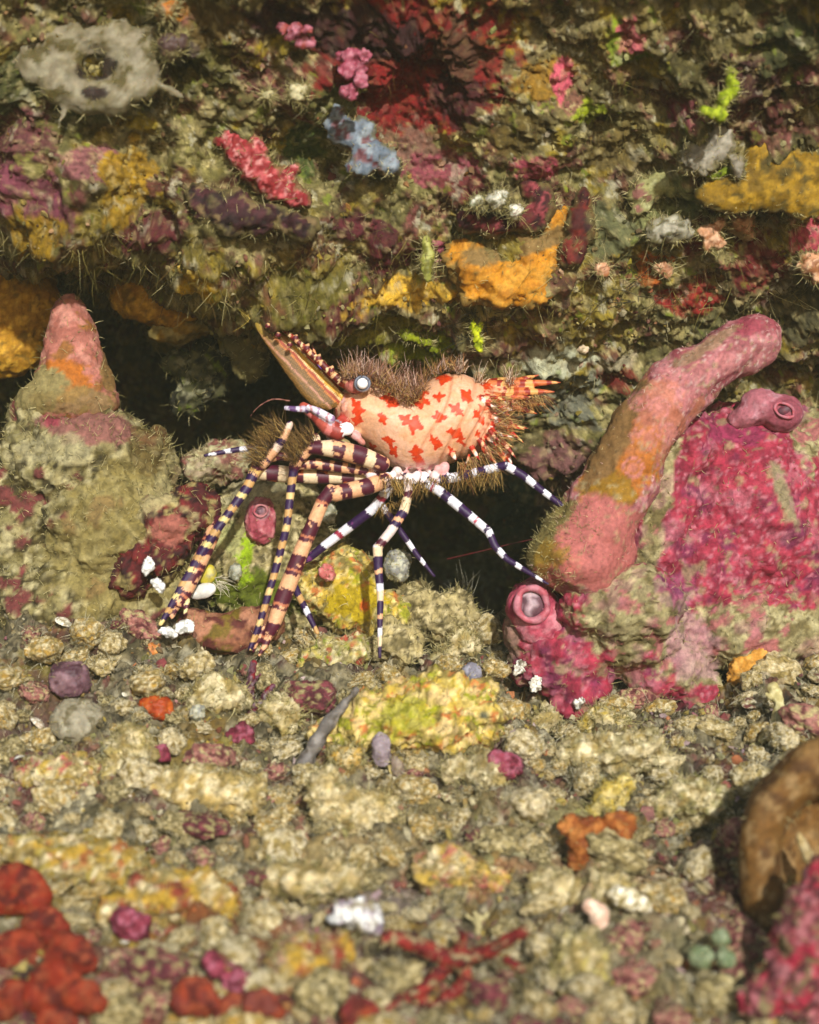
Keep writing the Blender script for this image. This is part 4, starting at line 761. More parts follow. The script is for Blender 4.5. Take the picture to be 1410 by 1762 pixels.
def rand_rot(n):
    qq = rng.normal(size=(n, 4)); qq /= np.linalg.norm(qq, axis=1, keepdims=True); a, b, c, d = qq.T
    return np.stack([1 - 2 * (c * c + d * d), 2 * (b * c - a * d), 2 * (b * d + a * c), 2 * (b * c + a * d), 1 - 2 * (b * b + d * d), 2 * (c * d - a * b), 2 * (b * d - a * c), 2 * (c * d + a * b), 1 - 2 * (b * b + c * c)], 1).reshape(n, 3, 3)
def scatter(pts, size, flat, cols, lvl, seed, jit=.3):
    """many small chunks as one array"""
    V0, F0 = ico(lvl); F0 = F0[0]; n = len(pts); R = rand_rot(n)
    shapes = [V0 * (1 + jit * 1.6 * fbm(V0 * 1.0 + 9.7 * k, 1.1, 2, seed + k))[:, None] for k in range(8)]
    S = np.stack(shapes)[rng.integers(0, 8, n)]
    sc = np.stack([rng.uniform(.7, 1.3, n), rng.uniform(.7, 1.3, n), np.full(n, flat)], 1) * size[:, None]
    V = np.einsum('nij,nvj->nvi', R, S * sc[:, None]) + pts[:, None]
    F = (F0[None] + (np.arange(n) * len(V0))[:, None, None]).reshape(-1, 3)
    shade = 1 + .18 * fbm(V.reshape(-1, 3), .06, 2, seed + 20)
    return V.reshape(-1, 3), F, np.repeat(cols, len(V0), 0) * shade[:, None]
def pick_cols(pal, n, lo=.7, hi=1.2):
    h, wt = zip(*pal); a = np.array([C(x) for x in h]); wt = np.array(wt, float)
    return a[rng.choice(len(a), n, p=wt / wt.sum())] * rng.uniform(lo, hi, (n, 1))
PEB = [('cream', '#b7a272', RC), ('ochre', '#a58238', RC), ('tan', '#8a7a4e', RK), ('pale', '#c4b594', RC), ('pink', '#8f5a50', [('#a87468', .2, .1, .2), ('#b0a070', .2, .2, .15), ('#5c2c2c', .2, .3, .15)]), ('maroon', '#54242a', [('#7a3a40', .2, .1, .2), ('#94875a', .2, .25, .12)])]
PEB_LABEL = dict(cream='cream knobbly coral pebble lying loose in the rubble slope', ochre='ochre yellow knobbly coral pebble lying loose in the rubble slope', tan='olive tan mossy coral pebble lying loose in the rubble slope',
                 pale='pale whitish coral pebble lying loose in the rubble slope', pink='dusty pink crusted coral pebble lying loose in the rubble slope', maroon='dark maroon crusted coral pebble lying loose in the rubble slope')
pm = {}
for nm, hx, L in PEB:
    for v in range(3):
        V, F = ico(5); sd = 400 + 13 * v + 101 * len(pm)
        V = V * np.array([1, .8 + .1 * v, .72])
        c1, c2, _ = worley(V, .75, sd)
        V = V * (1 + .34 * fbm(V, 1.5, 3, sd) + .34 * (.55 - c1) + .12 * fbm(V, .3, 4, sd + 4) - .12 * sstep(.36, .08, worley(V, .36, sd + 6)[0]) * sstep(-.2, .2, fbm(V, 1.0, 2, sd + 7)))[:, None]
        pm[nm, v] = (mk_mesh('pebble', V, F, mottle(V * .55, hx, L, sd) * 1.0))
placed = []; cnt = 0; PBR, PBN = [], []
allocc = bvh(*(lambda J: (J[0], np.concatenate([np.concatenate([x[:, :3], x[:, [0, 2, 3]]]) if x.shape[1] == 4 else x for x in J[1]])))(join(OCC)))
tries = 0
while cnt < 270 and tries < 6000:
    tries += 1
    py = 1060 + 720 * rng.random() ** .9; px = rng.uniform(-30, 1440)
    rpx = float(np.exp(rng.uniform(np.log(11), np.log(44)))) * (1 + .35 * (py - 1060) / 700)
    if any((px - a) ** 2 + ((py - b) * 1.3) ** 2 < (.72 * (rpx + r)) ** 2 for a, b, r in placed): continue
    p, n = surf(px, py, 1)
    h = allocc.ray_cast(Vector((0, 0, 0)), Vector(p).normalized())
    if h[0] is not None and h[0].y < p[1] + .25: continue
    placed.append((px, py, rpx)); cnt += 1
    kind = rng.choice(6, p=[.30, .2, .24, .13, .08, .05]) if py < 1560 else rng.choice(6, p=[.24, .14, .18, .14, .17, .13])
    nm = PEB[kind][0]; s = rpx * K * p[1]
    o = bpy.data.objects.new('coral_pebble', pm[nm, int(rng.integers(0, 3))]); SC.collection.objects.link(o)
    if not o.data.materials: o.data.materials.append(M['rock'])
    o.location = p + n * s * .3; o.scale = (s * rng.uniform(.8, 1.25), s * rng.uniform(.8, 1.25), s * rng.uniform(.7, 1.1)); o.rotation_euler = (rng.uniform(-.5, .5), rng.uniform(-.5, .5), rng.uniform(0, 6.28))
    for _ in range(int(30 + 900 * s * s)):
        u = rng.normal(size=3); u /= np.linalg.norm(u); u[1] = -abs(u[1])
        PBR.append(np.array(o.location) + u * np.array([.9, .85, .68]) * s * .93); PBN.append(u)
    tag(o, PEB_LABEL[nm], 'pebble', nm + ' pebbles in the rubble slope')

def wallcol(p):
    x, y = proj(p); return wc[np.clip(np.searchsorted(pys, y), 0, len(pys) - 1) * len(pxs) + np.clip(np.searchsorted(pxs, x), 0, len(pxs) - 1)]
def wallsolid(p):
    x, y = proj(p); return solid[np.clip(np.searchsorted(pys, y), 0, len(pys) - 1) * len(pxs) + np.clip(np.searchsorted(pxs, x), 0, len(pxs) - 1)]
def floorcol(p): return fc[np.clip(np.searchsorted(ys, p[:, 1]), 0, len(ys) - 1) * len(xs) + np.clip(np.searchsorted(xs, p[:, 0]), 0, len(xs) - 1)]
# broken twigs, shards and shell plates of coral
frag = {}
for v in range(4):
    pts = np.array([[0, 0, 0], [.5, .1, .1 * v], [1, .15 * v - .2, .2]]); parts = [tube(pts, [.2, .17, .12], 24, 12)[:2], tube(np.array([[.45, .08, .05], [.75, -.25 + .2 * v, .35], [.9, -.3 + .2 * v, .5]]), [.14, .12, .08], 16, 10)[:2]]
    V, F = remesh(*join(parts), .045); V = V - V.mean(0); N = normals(V, F); V = V + N * (fbm(V, .3, 4, 900 + v) * .07)[:, None]
    frag['twig', v] = mk_mesh('coral_twig', V, F, mottle(V * .4, '#b3a27a', [('#8a7c52', .2, .1, .25), ('#d0c4a0', .1, .2, .2), ('#8a5a50', .2, .38, .12)], 910 + v) * .9)
    V, F = ico(4); q3 = np.round(V * 1.6 + .3 * v) ; V = V * np.array([1, .75, .28]); f1_, f2_, id_ = worley(V, .7, 920 + v); V = V * (.75 + .5 * ((id_ & 255) / 255.))[:, None]; V = laplace(V, F, 3); V = V + normals(V, F) * (fbm(V, .3, 4, 930 + v) * .05)[:, None]
    frag['shard', v] = mk_mesh('coral_shard', V, F, mottle(V * .4, '#ab9a70', [('#7c6e48', .2, .1, .25), ('#cfc4a4', .1, .2, .2), ('#6a3a34', .2, .4, .12)], 940 + v) * .9)
    V, F = ico(4); V = V * np.array([1, .8, .12]); V[:, 2] += .35 * (1 - (V[:, 0] ** 2 + V[:, 1] ** 2)); V[:, 2] += .03 * np.sin(np.arctan2(V[:, 1], V[:, 0] + 1.0) * 26)
    frag['shell', v] = mk_mesh('shell_plate', V, F, mottle(V * .4, ['#c4bca4', '#b09a80', '#a88a80', '#c8c4b8'][v], [('#8a7a58', .15, .2, .2), ('#e0dacb', .1, .2, .2)], 950 + v) * .95)
FL = dict(twig='broken cream coral twig lying on the rubble slope', shard='flat angular tan coral shard lying on the rubble slope', shell='small curved pale shell piece lying on the rubble slope')
FN = dict(twig='coral_twig', shard='coral_shard', shell='shell_piece')
for kk, n_ in [('twig', 46), ('shard', 60), ('shell', 30)]:
    for _ in range(n_):
        py = 1050 + 720 * rng.random() ** .9; px = rng.uniform(-20, 1430); p, n = surf(px, py, 1)
        h = allocc.ray_cast(Vector((0, 0, 0)), Vector(p).normalized())
        if h[0] is not None and h[0].y < p[1] + .1: continue
        s_ = float(np.exp(rng.uniform(np.log(9), np.log(26)))) * (.7 if kk == 'shell' else 1.1) * K * p[1]
        o = bpy.data.objects.new(FN[kk], frag[kk, int(rng.integers(0, 4))]); SC.collection.objects.link(o)
        if not o.data.materials: o.data.materials.append(M['shell' if kk == 'shell' else 'rock'])
        o.location = p + n * s_ * .45; o.scale = (s_,) * 3; o.rotation_euler = (rng.uniform(-.7, .9), rng.uniform(-.6, .6), rng.uniform(0, 6.28))
        tag(o, FL[kk], {'twig': 'coral twig', 'shard': 'coral shard', 'shell': 'shell'}[kk], {'twig': 'broken coral twigs', 'shard': 'coral shards', 'shell': 'shell pieces'}[kk] + ' on the rubble slope')
# coral grit on the floor
onfloor = lambda c: inframe(c) & (c[:, 1] < 34)
pt, nn = tri_sample(FV, [FF], 13000, onfloor)
cl = fbm(pt, .5, 3, 501); keep = cl > -.25; pt, nn = pt[keep], nn[keep]
sz = np.exp(rng.uniform(np.log(.018), np.log(.075), len(pt)))
GRIT = [('#b8a678', 5), ('#8c7c50', 6), ('#6a5c36', 5), ('#d6cbaa', 2), ('#a5803a', 2), ('#7a4a44', 1), ('#4c2024', 1), ('#3a3220', 3)]
v, f, c = scatter(pt + nn * sz[:, None] * .3, sz, .6, pick_cols(GRIT, len(pt)) * .42 + floorcol(pt) * .42, 1, 511, .4)
o = link('coral_grit', mk_mesh('coral_grit', v, f, c * .85, False), M['rock']); tag(o, 'tan and cream grit of broken coral covering the sea floor', 'coral grit', None, 'stuff')
# coloured growth on the floor
pt, nn = tri_sample(FV, [FF], 7000, onfloor)
cl = fbm(pt, .5, 3, 571); keep = cl > 0; pt, nn = pt[keep], nn[keep]
sz = np.exp(rng.uniform(np.log(.02), np.log(.11), len(pt)))
reg = fbm(pt, 1.6, 3, 572); yy = proj(pt)[1]; pal = pick_cols([('#a08a3a', 4), ('#8a4a44', 2), ('#c0b490', 4), ('#a85a30', 2), ('#7a2a34', 2), ('#b0949a', 1), ('#7c7a44', 3), ('#9c5a68', 1)], len(pt))
v, f, c = scatter(pt + nn * sz[:, None] * .3, sz, .55, pal * .75 + floorcol(pt) * .35, 1, 573, .4)
o = link('floor_growth', mk_mesh('floor_growth', v, f, c * .85, False), M['rock']); tag(o, 'small pink, yellow and rust growths speckling the rubble', 'reef growth', None, 'stuff')
# encrusting growth on the wall
lit = lambda c: inframe(c) & (proj(c)[1] < 1000)
pt, nn = tri_sample(WV, [WF], 12000, lit)
cl = fbm(pt, .6, 3, 521); keep = (cl > -.1) & (rng.random(len(pt)) > wallsolid(pt)); pt, nn, cl = pt[keep], nn[keep], cl[keep]
sz = np.exp(rng.uniform(np.log(.016), np.log(.07), len(pt)))
GROW = [('#7d7446', 8), ('#5a5028', 8), ('#a39866', 3), ('#4a1a1a', 3), ('#7c3a44', 2), ('#8a6e14', 2), ('#c2b894', 1), ('#2e2812', 5), ('#728014', .5), ('#98503c', 1)]
v, f, c = scatter(pt + nn * sz[:, None] * .3, sz, .55, pick_cols(GROW, len(pt)) * .4 + wallcol(pt) * .65, 1, 531, .4)
o = link('encrusting_growth', mk_mesh('encrusting_growth', v, f, c * 1.05, False), M['rock']); tag(o, 'small knobs of many-coloured growth covering the reef wall', 'reef growth', None, 'stuff')
# turf of fine filaments
def turf(name, label, V, F, n, mask, Lr, R, pal, seed, thr, droop, curl=.6, up=0., under=None, extra=None):
    pt, nn = tri_sample(V, F, n, mask); cl = fbm(pt, .7, 3, seed) + .5 * fbm(pt, .2, 2, seed + 1); m = cl > thr
    if under is not None: m &= rng.random(len(pt)) > wallsolid(pt) * .9
    pt, nn, cl = pt[m], nn[m], cl[m]
    if extra is not None: pt = np.vstack([pt, extra[0]]); nn = np.vstack([nn, extra[1]]); cl = np.concatenate([cl, np.full(len(extra[0]), thr + .4)])
    L = rng.uniform(Lr[0], Lr[1], len(pt)) * (.6 + .8 * np.clip(cl - thr, 0, 1))
    d = nn + rng.normal(size=nn.shape) * .55 + np.array([0, -.2, up])
    v, f, c = hairs(pt - nn * .015, d, L, rng.uniform(.5, 1.2, len(pt)) * R, (pick_cols(pal, len(pt), .6, 1.2) if under is None else pick_cols(pal, len(pt), .6, 1.2) * .6 + under(pt) * .5), curl, 4, np.array([0, 0, droop]))
    o = link(name, mk_mesh(name, v, f, c * .85), M['hair']); tag(o, label, 'turf algae', None, 'stuff')
TURF = [('#8a7c3c', 6), ('#6e642c', 6), ('#a89c68', 4), ('#4c4620', 4), ('#c0b58c', 1), ('#6e5220', 2)]
turf('turf_algae', 'olive and tan filament turf growing over the reef wall', WV, [WF], 44000, lit, (.04, .19), .006, TURF, 541, .0, -.35, .85, under=wallcol)
turf('floor_turf', 'short tan filament turf growing between the rubble', FV, [FF], 17000, onfloor, (.04, .17), .0065, [('#a39876', 5), ('#7c7450', 5), ('#cdc6aa', 4), ('#4c4528', 4)], 551, .0, .0, .8, .4, extra=(np.array(PBR), np.array(PBN)))
lip = lambda c: inframe(c) & (proj(c)[1] > 360) & (proj(c)[1] < 540) & (c[:, 1] < 32)
turf('hanging_turf', 'long olive filaments hanging from the overhang lip above the crevice', WV, [WF], 2600, lip, (.12, .34), .008, TURF, 561, .1, -.9, .9)
# dark wiry bushes above the shrimp
nb = 46
rt = np.array([surf(rng.uniform(770, 850), rng.uniform(530, 590), 0)[0] for _ in range(nb)])
v, f, c = hairs(rt, np.array([.0, -.7, .3]) + rng.normal(size=(nb, 3)) * .55, rng.uniform(.4, .9, nb), np.full(nb, .008), np.ones((nb, 3)) * C('#2c2a20'), .4, 6)
o = place('wiry_hydroid', v, [f], c, M['hair'], 'fine dark wiry hydroid bush below the mustard sponge', 'hydroid')
rt = np.array([surf(rng.uniform(1040, 1150), rng.uniform(400, 520), 0)[0] for _ in range(40)])
v, f, c = hairs(rt, np.array([-.1, -.6, .2]) + rng.normal(size=(40, 3)) * .55, rng.uniform(.5, 1.1, 40), np.full(40, .008), np.ones((40, 3)) * C('#3a3324'), .4, 6)
o = place('wiry_hydroid', v, [f], c, M['hair'], 'fine dark wiry hydroid bush right of the drooping red sponge', 'hydroid')
# thin hairy hydroid in the dark hole
rt = np.array([P(800 + rng.uniform(-8, 8), 1035, 31.0) for _ in range(34)])
v, f, c = hairs(rt, np.array([0, -.2, .8]) + rng.normal(size=(34, 3)) * .5, rng.uniform(.25, .55, 34), np.full(34, .007), np.ones((34, 3)) * C('#8a8470'), .5, 5)
o = place('wiry_hydroid', v, [f], c, M['hair'], 'small pale feathery hydroid at the edge of the dark hole', 'hydroid')

# the slightly milky water
V, F = ico(1)
bm = bmesh.new(); bmesh.ops.create_cube(bm, size=2)
me = bpy.data.meshes.new('haze'); bm.to_mesh(me); bm.free()
hz = link('haze', me); hz.scale = (60, 40, 40); hz.location = (0, 22, 0); tag(hz, kind='stuff')
hm = bpy.data.materials.new('haze'); hm.use_nodes = True; hm.node_tree.nodes.clear()
ho = hm.node_tree.nodes.new('ShaderNodeOutputMaterial'); hv_ = hm.node_tree.nodes.new('ShaderNodeVolumePrincipled')
hv_.inputs['Color'].default_value = (.80, .86, .62, 1); hv_.inputs['Density'].default_value = .0008
hm.node_tree.links.new(hv_.outputs[0], ho.inputs['Volume']); me.materials.append(hm)
# ------------------------------------------------------------------ the shrimp
MAR, PEA, CRE, PUR, WHI, TANB = C('#4a0f24'), C('#d6a077'), C('#d8bf9c'), C('#2c0f3c'), C('#d9d6dd'), C('#b98f58')
def inflate(poly, d, half, R, step=.024):
    """an outline given real rounded thickness: front and back skins over a fine grid; poly in photo pixels"""
    pl = np.array([P(x, y, d)[[0, 2]] for x, y in poly]); lo = pl.min(0) - .05; hi = pl.max(0) + .05
    xs = np.arange(lo[0], hi[0], step); zs = np.arange(lo[1], hi[1], step); gx, gz = np.meshgrid(xs, zs); q = np.stack([gx.ravel(), gz.ravel()], 1)
    dist = np.full(len(q), 1e9); ins = np.zeros(len(q), bool)
    for a, b in zip(pl, np.roll(pl, -1, 0)):
        ab = b - a; t = np.clip(((q - a) @ ab) / (ab @ ab), 0, 1); dist = np.minimum(dist, np.linalg.norm(q - a - t[:, None] * ab, axis=1))
        cr = ((a[1] > q[:, 1]) != (b[1] > q[:, 1])); xx = a[0] + (q[:, 1] - a[1]) / (b[1] - a[1] + 1e-12) * ab[0]; ins ^= cr & (q[:, 0] < xx)
    u = np.clip(dist / R, 0, 1); h = np.where(ins, half * np.sqrt(np.clip(1 - (1 - u) ** 2, 0, 1)), 0).reshape(gx.shape)
    h = np.where(ins.reshape(gx.shape), np.maximum(h, step * .6), 0)
    for _ in range(3): h = np.where(ins.reshape(gx.shape), (h + np.roll(h, 1, 0) + np.roll(h, -1, 0) + np.roll(h, 1, 1) + np.roll(h, -1, 1)) / 5, 0)
    ok = ins.reshape(gx.shape); quad = ok[:-1, :-1] & ok[1:, :-1] & ok[:-1, 1:] & ok[1:, 1:]
    i = np.arange(ok.size).reshape(ok.shape); Q = np.stack([i[:-1, :-1], i[:-1, 1:], i[1:, 1:], i[1:, :-1]], -1)[quad]
    Vf = np.stack([q[:, 0], d - h.ravel(), q[:, 1]], 1); Vb = np.stack([q[:, 0], d + h.ravel(), q[:, 1]], 1)
    n = len(q); e = np.concatenate([Q[:, [0, 1]], Q[:, [1, 2]], Q[:, [2, 3]], Q[:, [3, 0]]]); key = np.sort(e, 1); _, inv, ct = np.unique(key[:, 0] * n + key[:, 1], return_inverse=True, return_counts=True)
    be = e[ct[inv.ravel()] == 1]; side = np.stack([be[:, 1], be[:, 0], be[:, 0] + n, be[:, 1] + n], 1)
    used = np.unique(Q); rem = np.full(2 * n, -1); allu = np.concatenate([used, used + n]); rem[allu] = np.arange(len(allu))
    V = np.vstack([Vf, Vb])[allu]; F = rem[np.vstack([Q, Q[:, ::-1] + n, side])]
    return V, [F]
SRC_V, SRC_F, SRC_C = [], [], []
def add(V, F, c): SRC_V.append(V); SRC_F.append(F if isinstance(F, list) else [F]); SRC_C.append(c)
CAR = [(580, 742), (574, 722), (572, 700), (584, 678), (600, 664), (622, 655), (645, 657), (668, 666), (695, 680), (718, 692), (745, 702), (768, 728), (783, 762), (777, 787), (757, 805), (727, 817), (697, 817), (670, 803), (647, 783), (622, 763), (598, 752)]
ABD = [(708, 700), (718, 676), (740, 650), (772, 635), (800, 643), (828, 656), (856, 668), (880, 678), (872, 696), (864, 720), (856, 748), (840, 772), (810, 784), (782, 792), (752, 772), (732, 732)]
TAIL = [(800, 644), (830, 654), (862, 660), (880, 664), (884, 690), (864, 704), (846, 716), (824, 716)]
SPOT = [(667, 684, 13, 0), (676, 692, 12, 40), (660, 722, 12, 80), (658, 716, 9, 10), (700, 723, 14, 20), (715, 735, 14, 100), (712, 728, 17, 20), (757, 718, 13, 10), (754, 713, 9, 80), (786, 746, 15, 30), (795, 757, 10, 60), (777, 741, 9, 0), (671, 760, 10, 80), (678, 776, 11, 60), (666, 757, 9, 10), (718, 780, 14, 70), (722, 794, 13, 20), (712, 776, 9, 0), (746, 756, 10, 60), (752, 764, 10, 10), (784, 702, 12, 30), (792, 710, 9, 60), (762, 650, 17, 10), (758, 645, 9, 60), (757, 682, 11, 0), (725, 690, 16, 10), (714, 694, 10, 40), (728, 676, 11, 90), (802, 680, 14, 40), (806, 686, 9, 90), (618, 706, 15, 80), (615, 722, 13, 100), (611, 694, 11, 60), (641, 770, 9, 60), (822, 712, 11, 50), (829, 722, 9, 60), (832, 700, 8, 30), (600, 745, 9, 10), (823, 745, 7, 60), (838, 664, 12, 20), (776, 776, 8, 50)]
def body_col(V):
    x, y = proj(V); c = np.ones((len(V), 3)) * C('#d8a27c')
    c = over(c, sstep(-.4, .5, fbm(V, .5, 4, 601)) * .6, '#dcae92'); c = over(c, sstep(.1, .5, fbm(V, .12, 4, 602)) * .35, '#c98a52')
    wx = x + 3.5 * fbm(V, .14, 2, 603); wy = y + 3.5 * fbm(V, .14, 2, 604)
    f = np.full(len(V), -9.)
    for sx, sy, r, a in SPOT:
        r = r * 1.08
        a = math.radians(a); dx, dy = wx - sx, wy - sy; u = dx * math.cos(a) + dy * math.sin(a); v = -dx * math.sin(a) + dy * math.cos(a)
        g = np.minimum(np.hypot(u / (r * 1.02), v / (r * .36)), np.hypot(u / (r * .34), v / (r * .82)))
        f = np.maximum(f, 1 - g)
    c = over(c, sstep(-.12, .05, f) * .55, '#e8ba98'); c = over(c, sstep(-.02, .08, f), '#c5330a'); c = over(c, sstep(.25, .6, f) * .35, '#d84a10')
    red = sstep(600, 586, x) * sstep(745, 700, y)
    c = over(c, sstep(.05, .3, fbm(V, .22, 3, 605)) * sstep(612, 590, x) * .8, '#a83a2c')
    c = over(c, sstep(.1, .3, fbm(V, .16, 3, 606)) * sstep(604, 585, x) * .8, '#d8b4b4')
    low = sstep(786, 812, y + 6 * fbm(V, .2, 3, 607)) * sstep(790, 760, x)
    c = over(c, low * .75, '#e0c4c0'); c = over(c, low * sstep(.15, .3, fbm(V, .15, 3, 608)) * .8, '#b04a58')
    rear = sstep(812, 850, x)
    c = over(c, rear * sstep(.0, .25, fbm(np.stack([V[:, 0] * .35, V[:, 1], V[:, 2]], 1), .12, 3, 609)) * .8, '#b04020'); c = over(c, rear * sstep(.2, .4, fbm(V, .14, 3, 610)) * .6, '#e0b48c')
    return c
D0 = 29.8
BODY = [(580, 742), (574, 722), (572, 700), (584, 678), (600, 664), (622, 655), (645, 656), (668, 663), (692, 667), (712, 668), (728, 661), (745, 650), (770, 640), (800, 643), (828, 656), (856, 668), (880, 678), (872, 696), (864, 720), (856, 748), (840, 772), (812, 786), (784, 796), (757, 806), (727, 817), (697, 817), (670, 803), (647, 783), (622, 763), (598, 752)]
v, f = inflate(BODY, D0, .82, .85); add(v, f, None)
v, f = inflate([(600, 690), (650, 690), (700, 705), (740, 700), (750, 740), (740, 780), (700, 795), (660, 775), (620, 740)], D0, .6, .5); add(v, f, None)
v, f = inflate(TAIL, D0 + .05, .42, .32); add(v, f, None)
for k in range(3): SRC_C[k] = body_col(SRC_V[k])
def limb(pts, rad, bands, straight=True, wob=.3, seed=0, spots=None, seg=18, flat=1.):
    """pts: (px, py, depth); rad in px; bands: list of (length px, colour) repeated"""
    path = [P(*p) for p in pts]; k = K * pts[0][2]
    L = sum(np.linalg.norm(np.subtract(b, a)) for a, b in zip(path, path[1:]))
    V, F, s, a = tube(path, np.array(rad) * k, max(12, int(L / .022)), seg, straight, flat)
    s = s / k + wob * 4 * fbm(V, .25, 2, 620 + seed) + 1.5 * np.cos(a)
    tot = sum(b[0] for b in bands); e = np.cumsum([0] + [b[0] for b in bands]); u = np.mod(s, tot); c = np.zeros((len(V), 3))
    for i, b in enumerate(bands): c[(u >= e[i]) & (u <= e[i + 1])] = b[1]
    if spots is not None:
        dark = c.sum(1) < .35
        m = (sstep(.44, .50, fbm(V, .15, 2, 640 + seed)) * dark)[:, None]; c = c * (1 - m) + spots * m
    c = c * (1 + .12 * fbm(V, .08, 2, 650 + seed))[:, None]
    add(V, F, c)
BC = [(26, MAR), (5, C('#b06a4c')), (7, MAR), (25, PEA)]         # thick claw legs
BT = [(17, PUR), (13, TANB), (14, PUR), (12, C('#cfae74'))]      # thin claw legs
BW = [(17, PUR), (17, WHI)]                                      # walking legs
BU = [(22, MAR), (20, CRE)]
# thick claw leg in front
limb([(668, 826, 29.3), (630, 838, 29.1), (575, 850, 28.95)], [13, 15, 14], [(19, MAR), (18, PEA)], seed=1, spots=PEA)
limb([(572, 842, 28.95), (556, 862, 28.95), (540, 900, 28.95), (520, 945, 28.95), (505, 985, 28.95), (487, 1030, 28.95), (470, 1078, 28.9), (455, 1105, 28.9)], [12, 12, 12.5, 13.5, 14.5, 15, 12, 8], BC, seed=2, spots=PEA)
limb([(466, 1085, 28.9), (458, 1108, 28.85), (446, 1128, 28.8)], [8, 6, 3], [(9, MAR), (9, PEA)], seed=3)
limb([(456, 1078, 28.95), (444, 1100, 28.9), (436, 1122, 28.85)], [6, 4.5, 2.5], [(8, PEA), (9, MAR)], seed=4)
# second pair of upper arms and the joints
limb([(662, 800, 29.2), (620, 784, 29.1), (575, 772, 29.0), (530, 770, 28.95)], [14, 17, 16, 10], [(20, MAR), (17, CRE), (24, MAR), (15, PEA)], seed=5, spots=PEA)
limb([(655, 812, 29.35), (600, 806, 29.3), (545, 798, 29.25), (505, 800, 29.2)], [9, 10, 10, 9], [(14, MAR), (8, PEA)], seed=6, spots=PEA, wob=.8)
limb([(655, 818, 29.5), (600, 822, 29.5), (540, 820, 29.5), (480, 815, 29.45), (437, 812, 29.4)], [8, 11, 13, 15, 13], [(22, MAR), (22, CRE)], seed=7, spots=C('#c8683a'))
limb([(530, 775, 29.0), (512, 790, 29.0), (506, 806, 29.0)], [10, 11, 10], [(14, PEA), (9, MAR)], seed=8)
limb([(458, 790, 29.2), (445, 800, 29.2), (436, 818, 29.2)], [12, 13, 10], [(16, PEA), (9, MAR), (8, C('#d8ae6a'))], seed=9)
limb([(500, 728, 29.1), (488, 755, 29.1), (470, 778, 29.15), (452, 796, 29.2)], [6, 8, 9, 10], [(12, C('#d8bca8')), (18, PEA), (12, PUR)], seed=10)
limb([(545, 752, 29.05), (530, 765, 29.0), (522, 778, 29.0)], [9, 10, 8], [(12, CRE), (9, PEA), (8, MAR)], seed=11)
limb([(520, 788, 29.3), (480, 785, 29.3), (455, 792, 29.3)], [6, 8, 6], [(16, MAR), (16, PEA)], seed=12)
# thin claw legs
limb([(506, 804, 29.0), (500, 850, 29.0), (494, 905, 28.95), (480, 960, 28.95), (466, 1010, 28.9), (448, 1070, 28.85), (430, 1118, 28.8)], [8, 7.5, 7, 7, 6.5, 6, 4], BT, seed=13)
limb([(437, 815, 29.2), (425, 840, 29.1), (400, 875, 29.0), (375, 910, 28.9), (345, 955, 28.85), (315, 1005, 28.8), (288, 1055, 28.75), (276, 1075, 28.7)], [10, 9, 8, 7.5, 7, 6.5, 5.5, 4], [(17, PUR), (11, TANB), (13, PUR), (10, C('#d3bd7c'))], seed=14)
limb([(380, 893, 29.05), (368, 915, 29.0), (352, 950, 28.95), (335, 985, 28.9), (318, 1020, 28.85), (305, 1040, 28.8)], [9, 13, 14, 14, 13, 10], [(16, MAR), (16, PEA), (8, MAR), (4, C('#b06a4c')), (9, MAR)], seed=15, spots=PEA)
limb([(312, 1030, 28.85), (302, 1048, 28.8), (296, 1064, 28.75)], [8, 6, 3], [(8, PEA), (8, MAR)], seed=16)
limb([(322, 1025, 28.85), (322, 1042, 28.8), (318, 1058, 28.75)], [6, 5, 3], [(8, MAR), (8, C('#d8c890'))], seed=17)
limb([(462, 782, 29.3), (436, 770, 29.4), (395, 776, 29.35), (352, 784, 29.3)], [7, 6, 5, 3], [(16, PUR), (11, WHI)], seed=18)
# walking legs
limb([(742, 822, 29.4), (770, 824, 29.3), (805, 817, 29.2), (840, 808, 29.1), (872, 801, 29.0)], [9, 9, 8.5, 8, 8], [(18, WHI), (15, PUR), (20, WHI), (22, PUR), (11, WHI), (14, PUR), (22, WHI), (30, PUR)], seed=21)
limb([(872, 802, 29.0), (900, 818, 29.0), (930, 842, 28.95), (962, 866, 28.85), (996, 892, 28.72)], [8, 7.5, 6.5, 5.5, 3], [(15, WHI), (26, PUR), (18, WHI), (20, PUR)], seed=22)
limb([(735, 832, 29.3), (758, 846, 29.2), (790, 872, 29.1), (818, 895, 29.05), (840, 914, 29.0)], [9, 9, 9, 8, 8], [(12, WHI), (4, C('#b04a58')), (18, WHI), (16, PUR), (24, WHI), (22, PUR)], seed=23)
limb([(840, 912, 29.0), (852, 940, 28.95), (872, 962, 28.9), (905, 982, 28.8), (945, 1006, 28.65)], [7.5, 7, 6, 5, 2.5], [(12, WHI), (28, PUR), (14, WHI), (26, PUR)], seed=24)
limb([(702, 818, 29.3), (703, 850, 29.2), (695, 880, 29.1), (672, 915, 28.95), (650, 942, 28.9)], [8, 8, 9, 8.5, 8], [(30, C('#d8c4bc')), (12, MAR), (26, CRE), (14, PUR), (8, PEA), (10, PUR)], seed=25)
limb([(650, 940, 28.9), (651, 975, 28.9), (655, 1020, 28.85), (654, 1080, 28.8), (654, 1132, 28.75)], [9, 8, 6.5, 5, 3.2], [(18, CRE), (22, PUR), (8, PEA), (16, PUR), (13, WHI)], seed=26)
limb([(672, 838, 29.6), (640, 878, 29.7), (600, 908, 29.8), (560, 938, 29.85), (530, 962, 29.9)], [9, 9, 9, 8, 7], [(20, WHI), (9, C('#90283c')), (30, WHI), (40, PUR)], seed=27, spots=C('#6a2a64'))
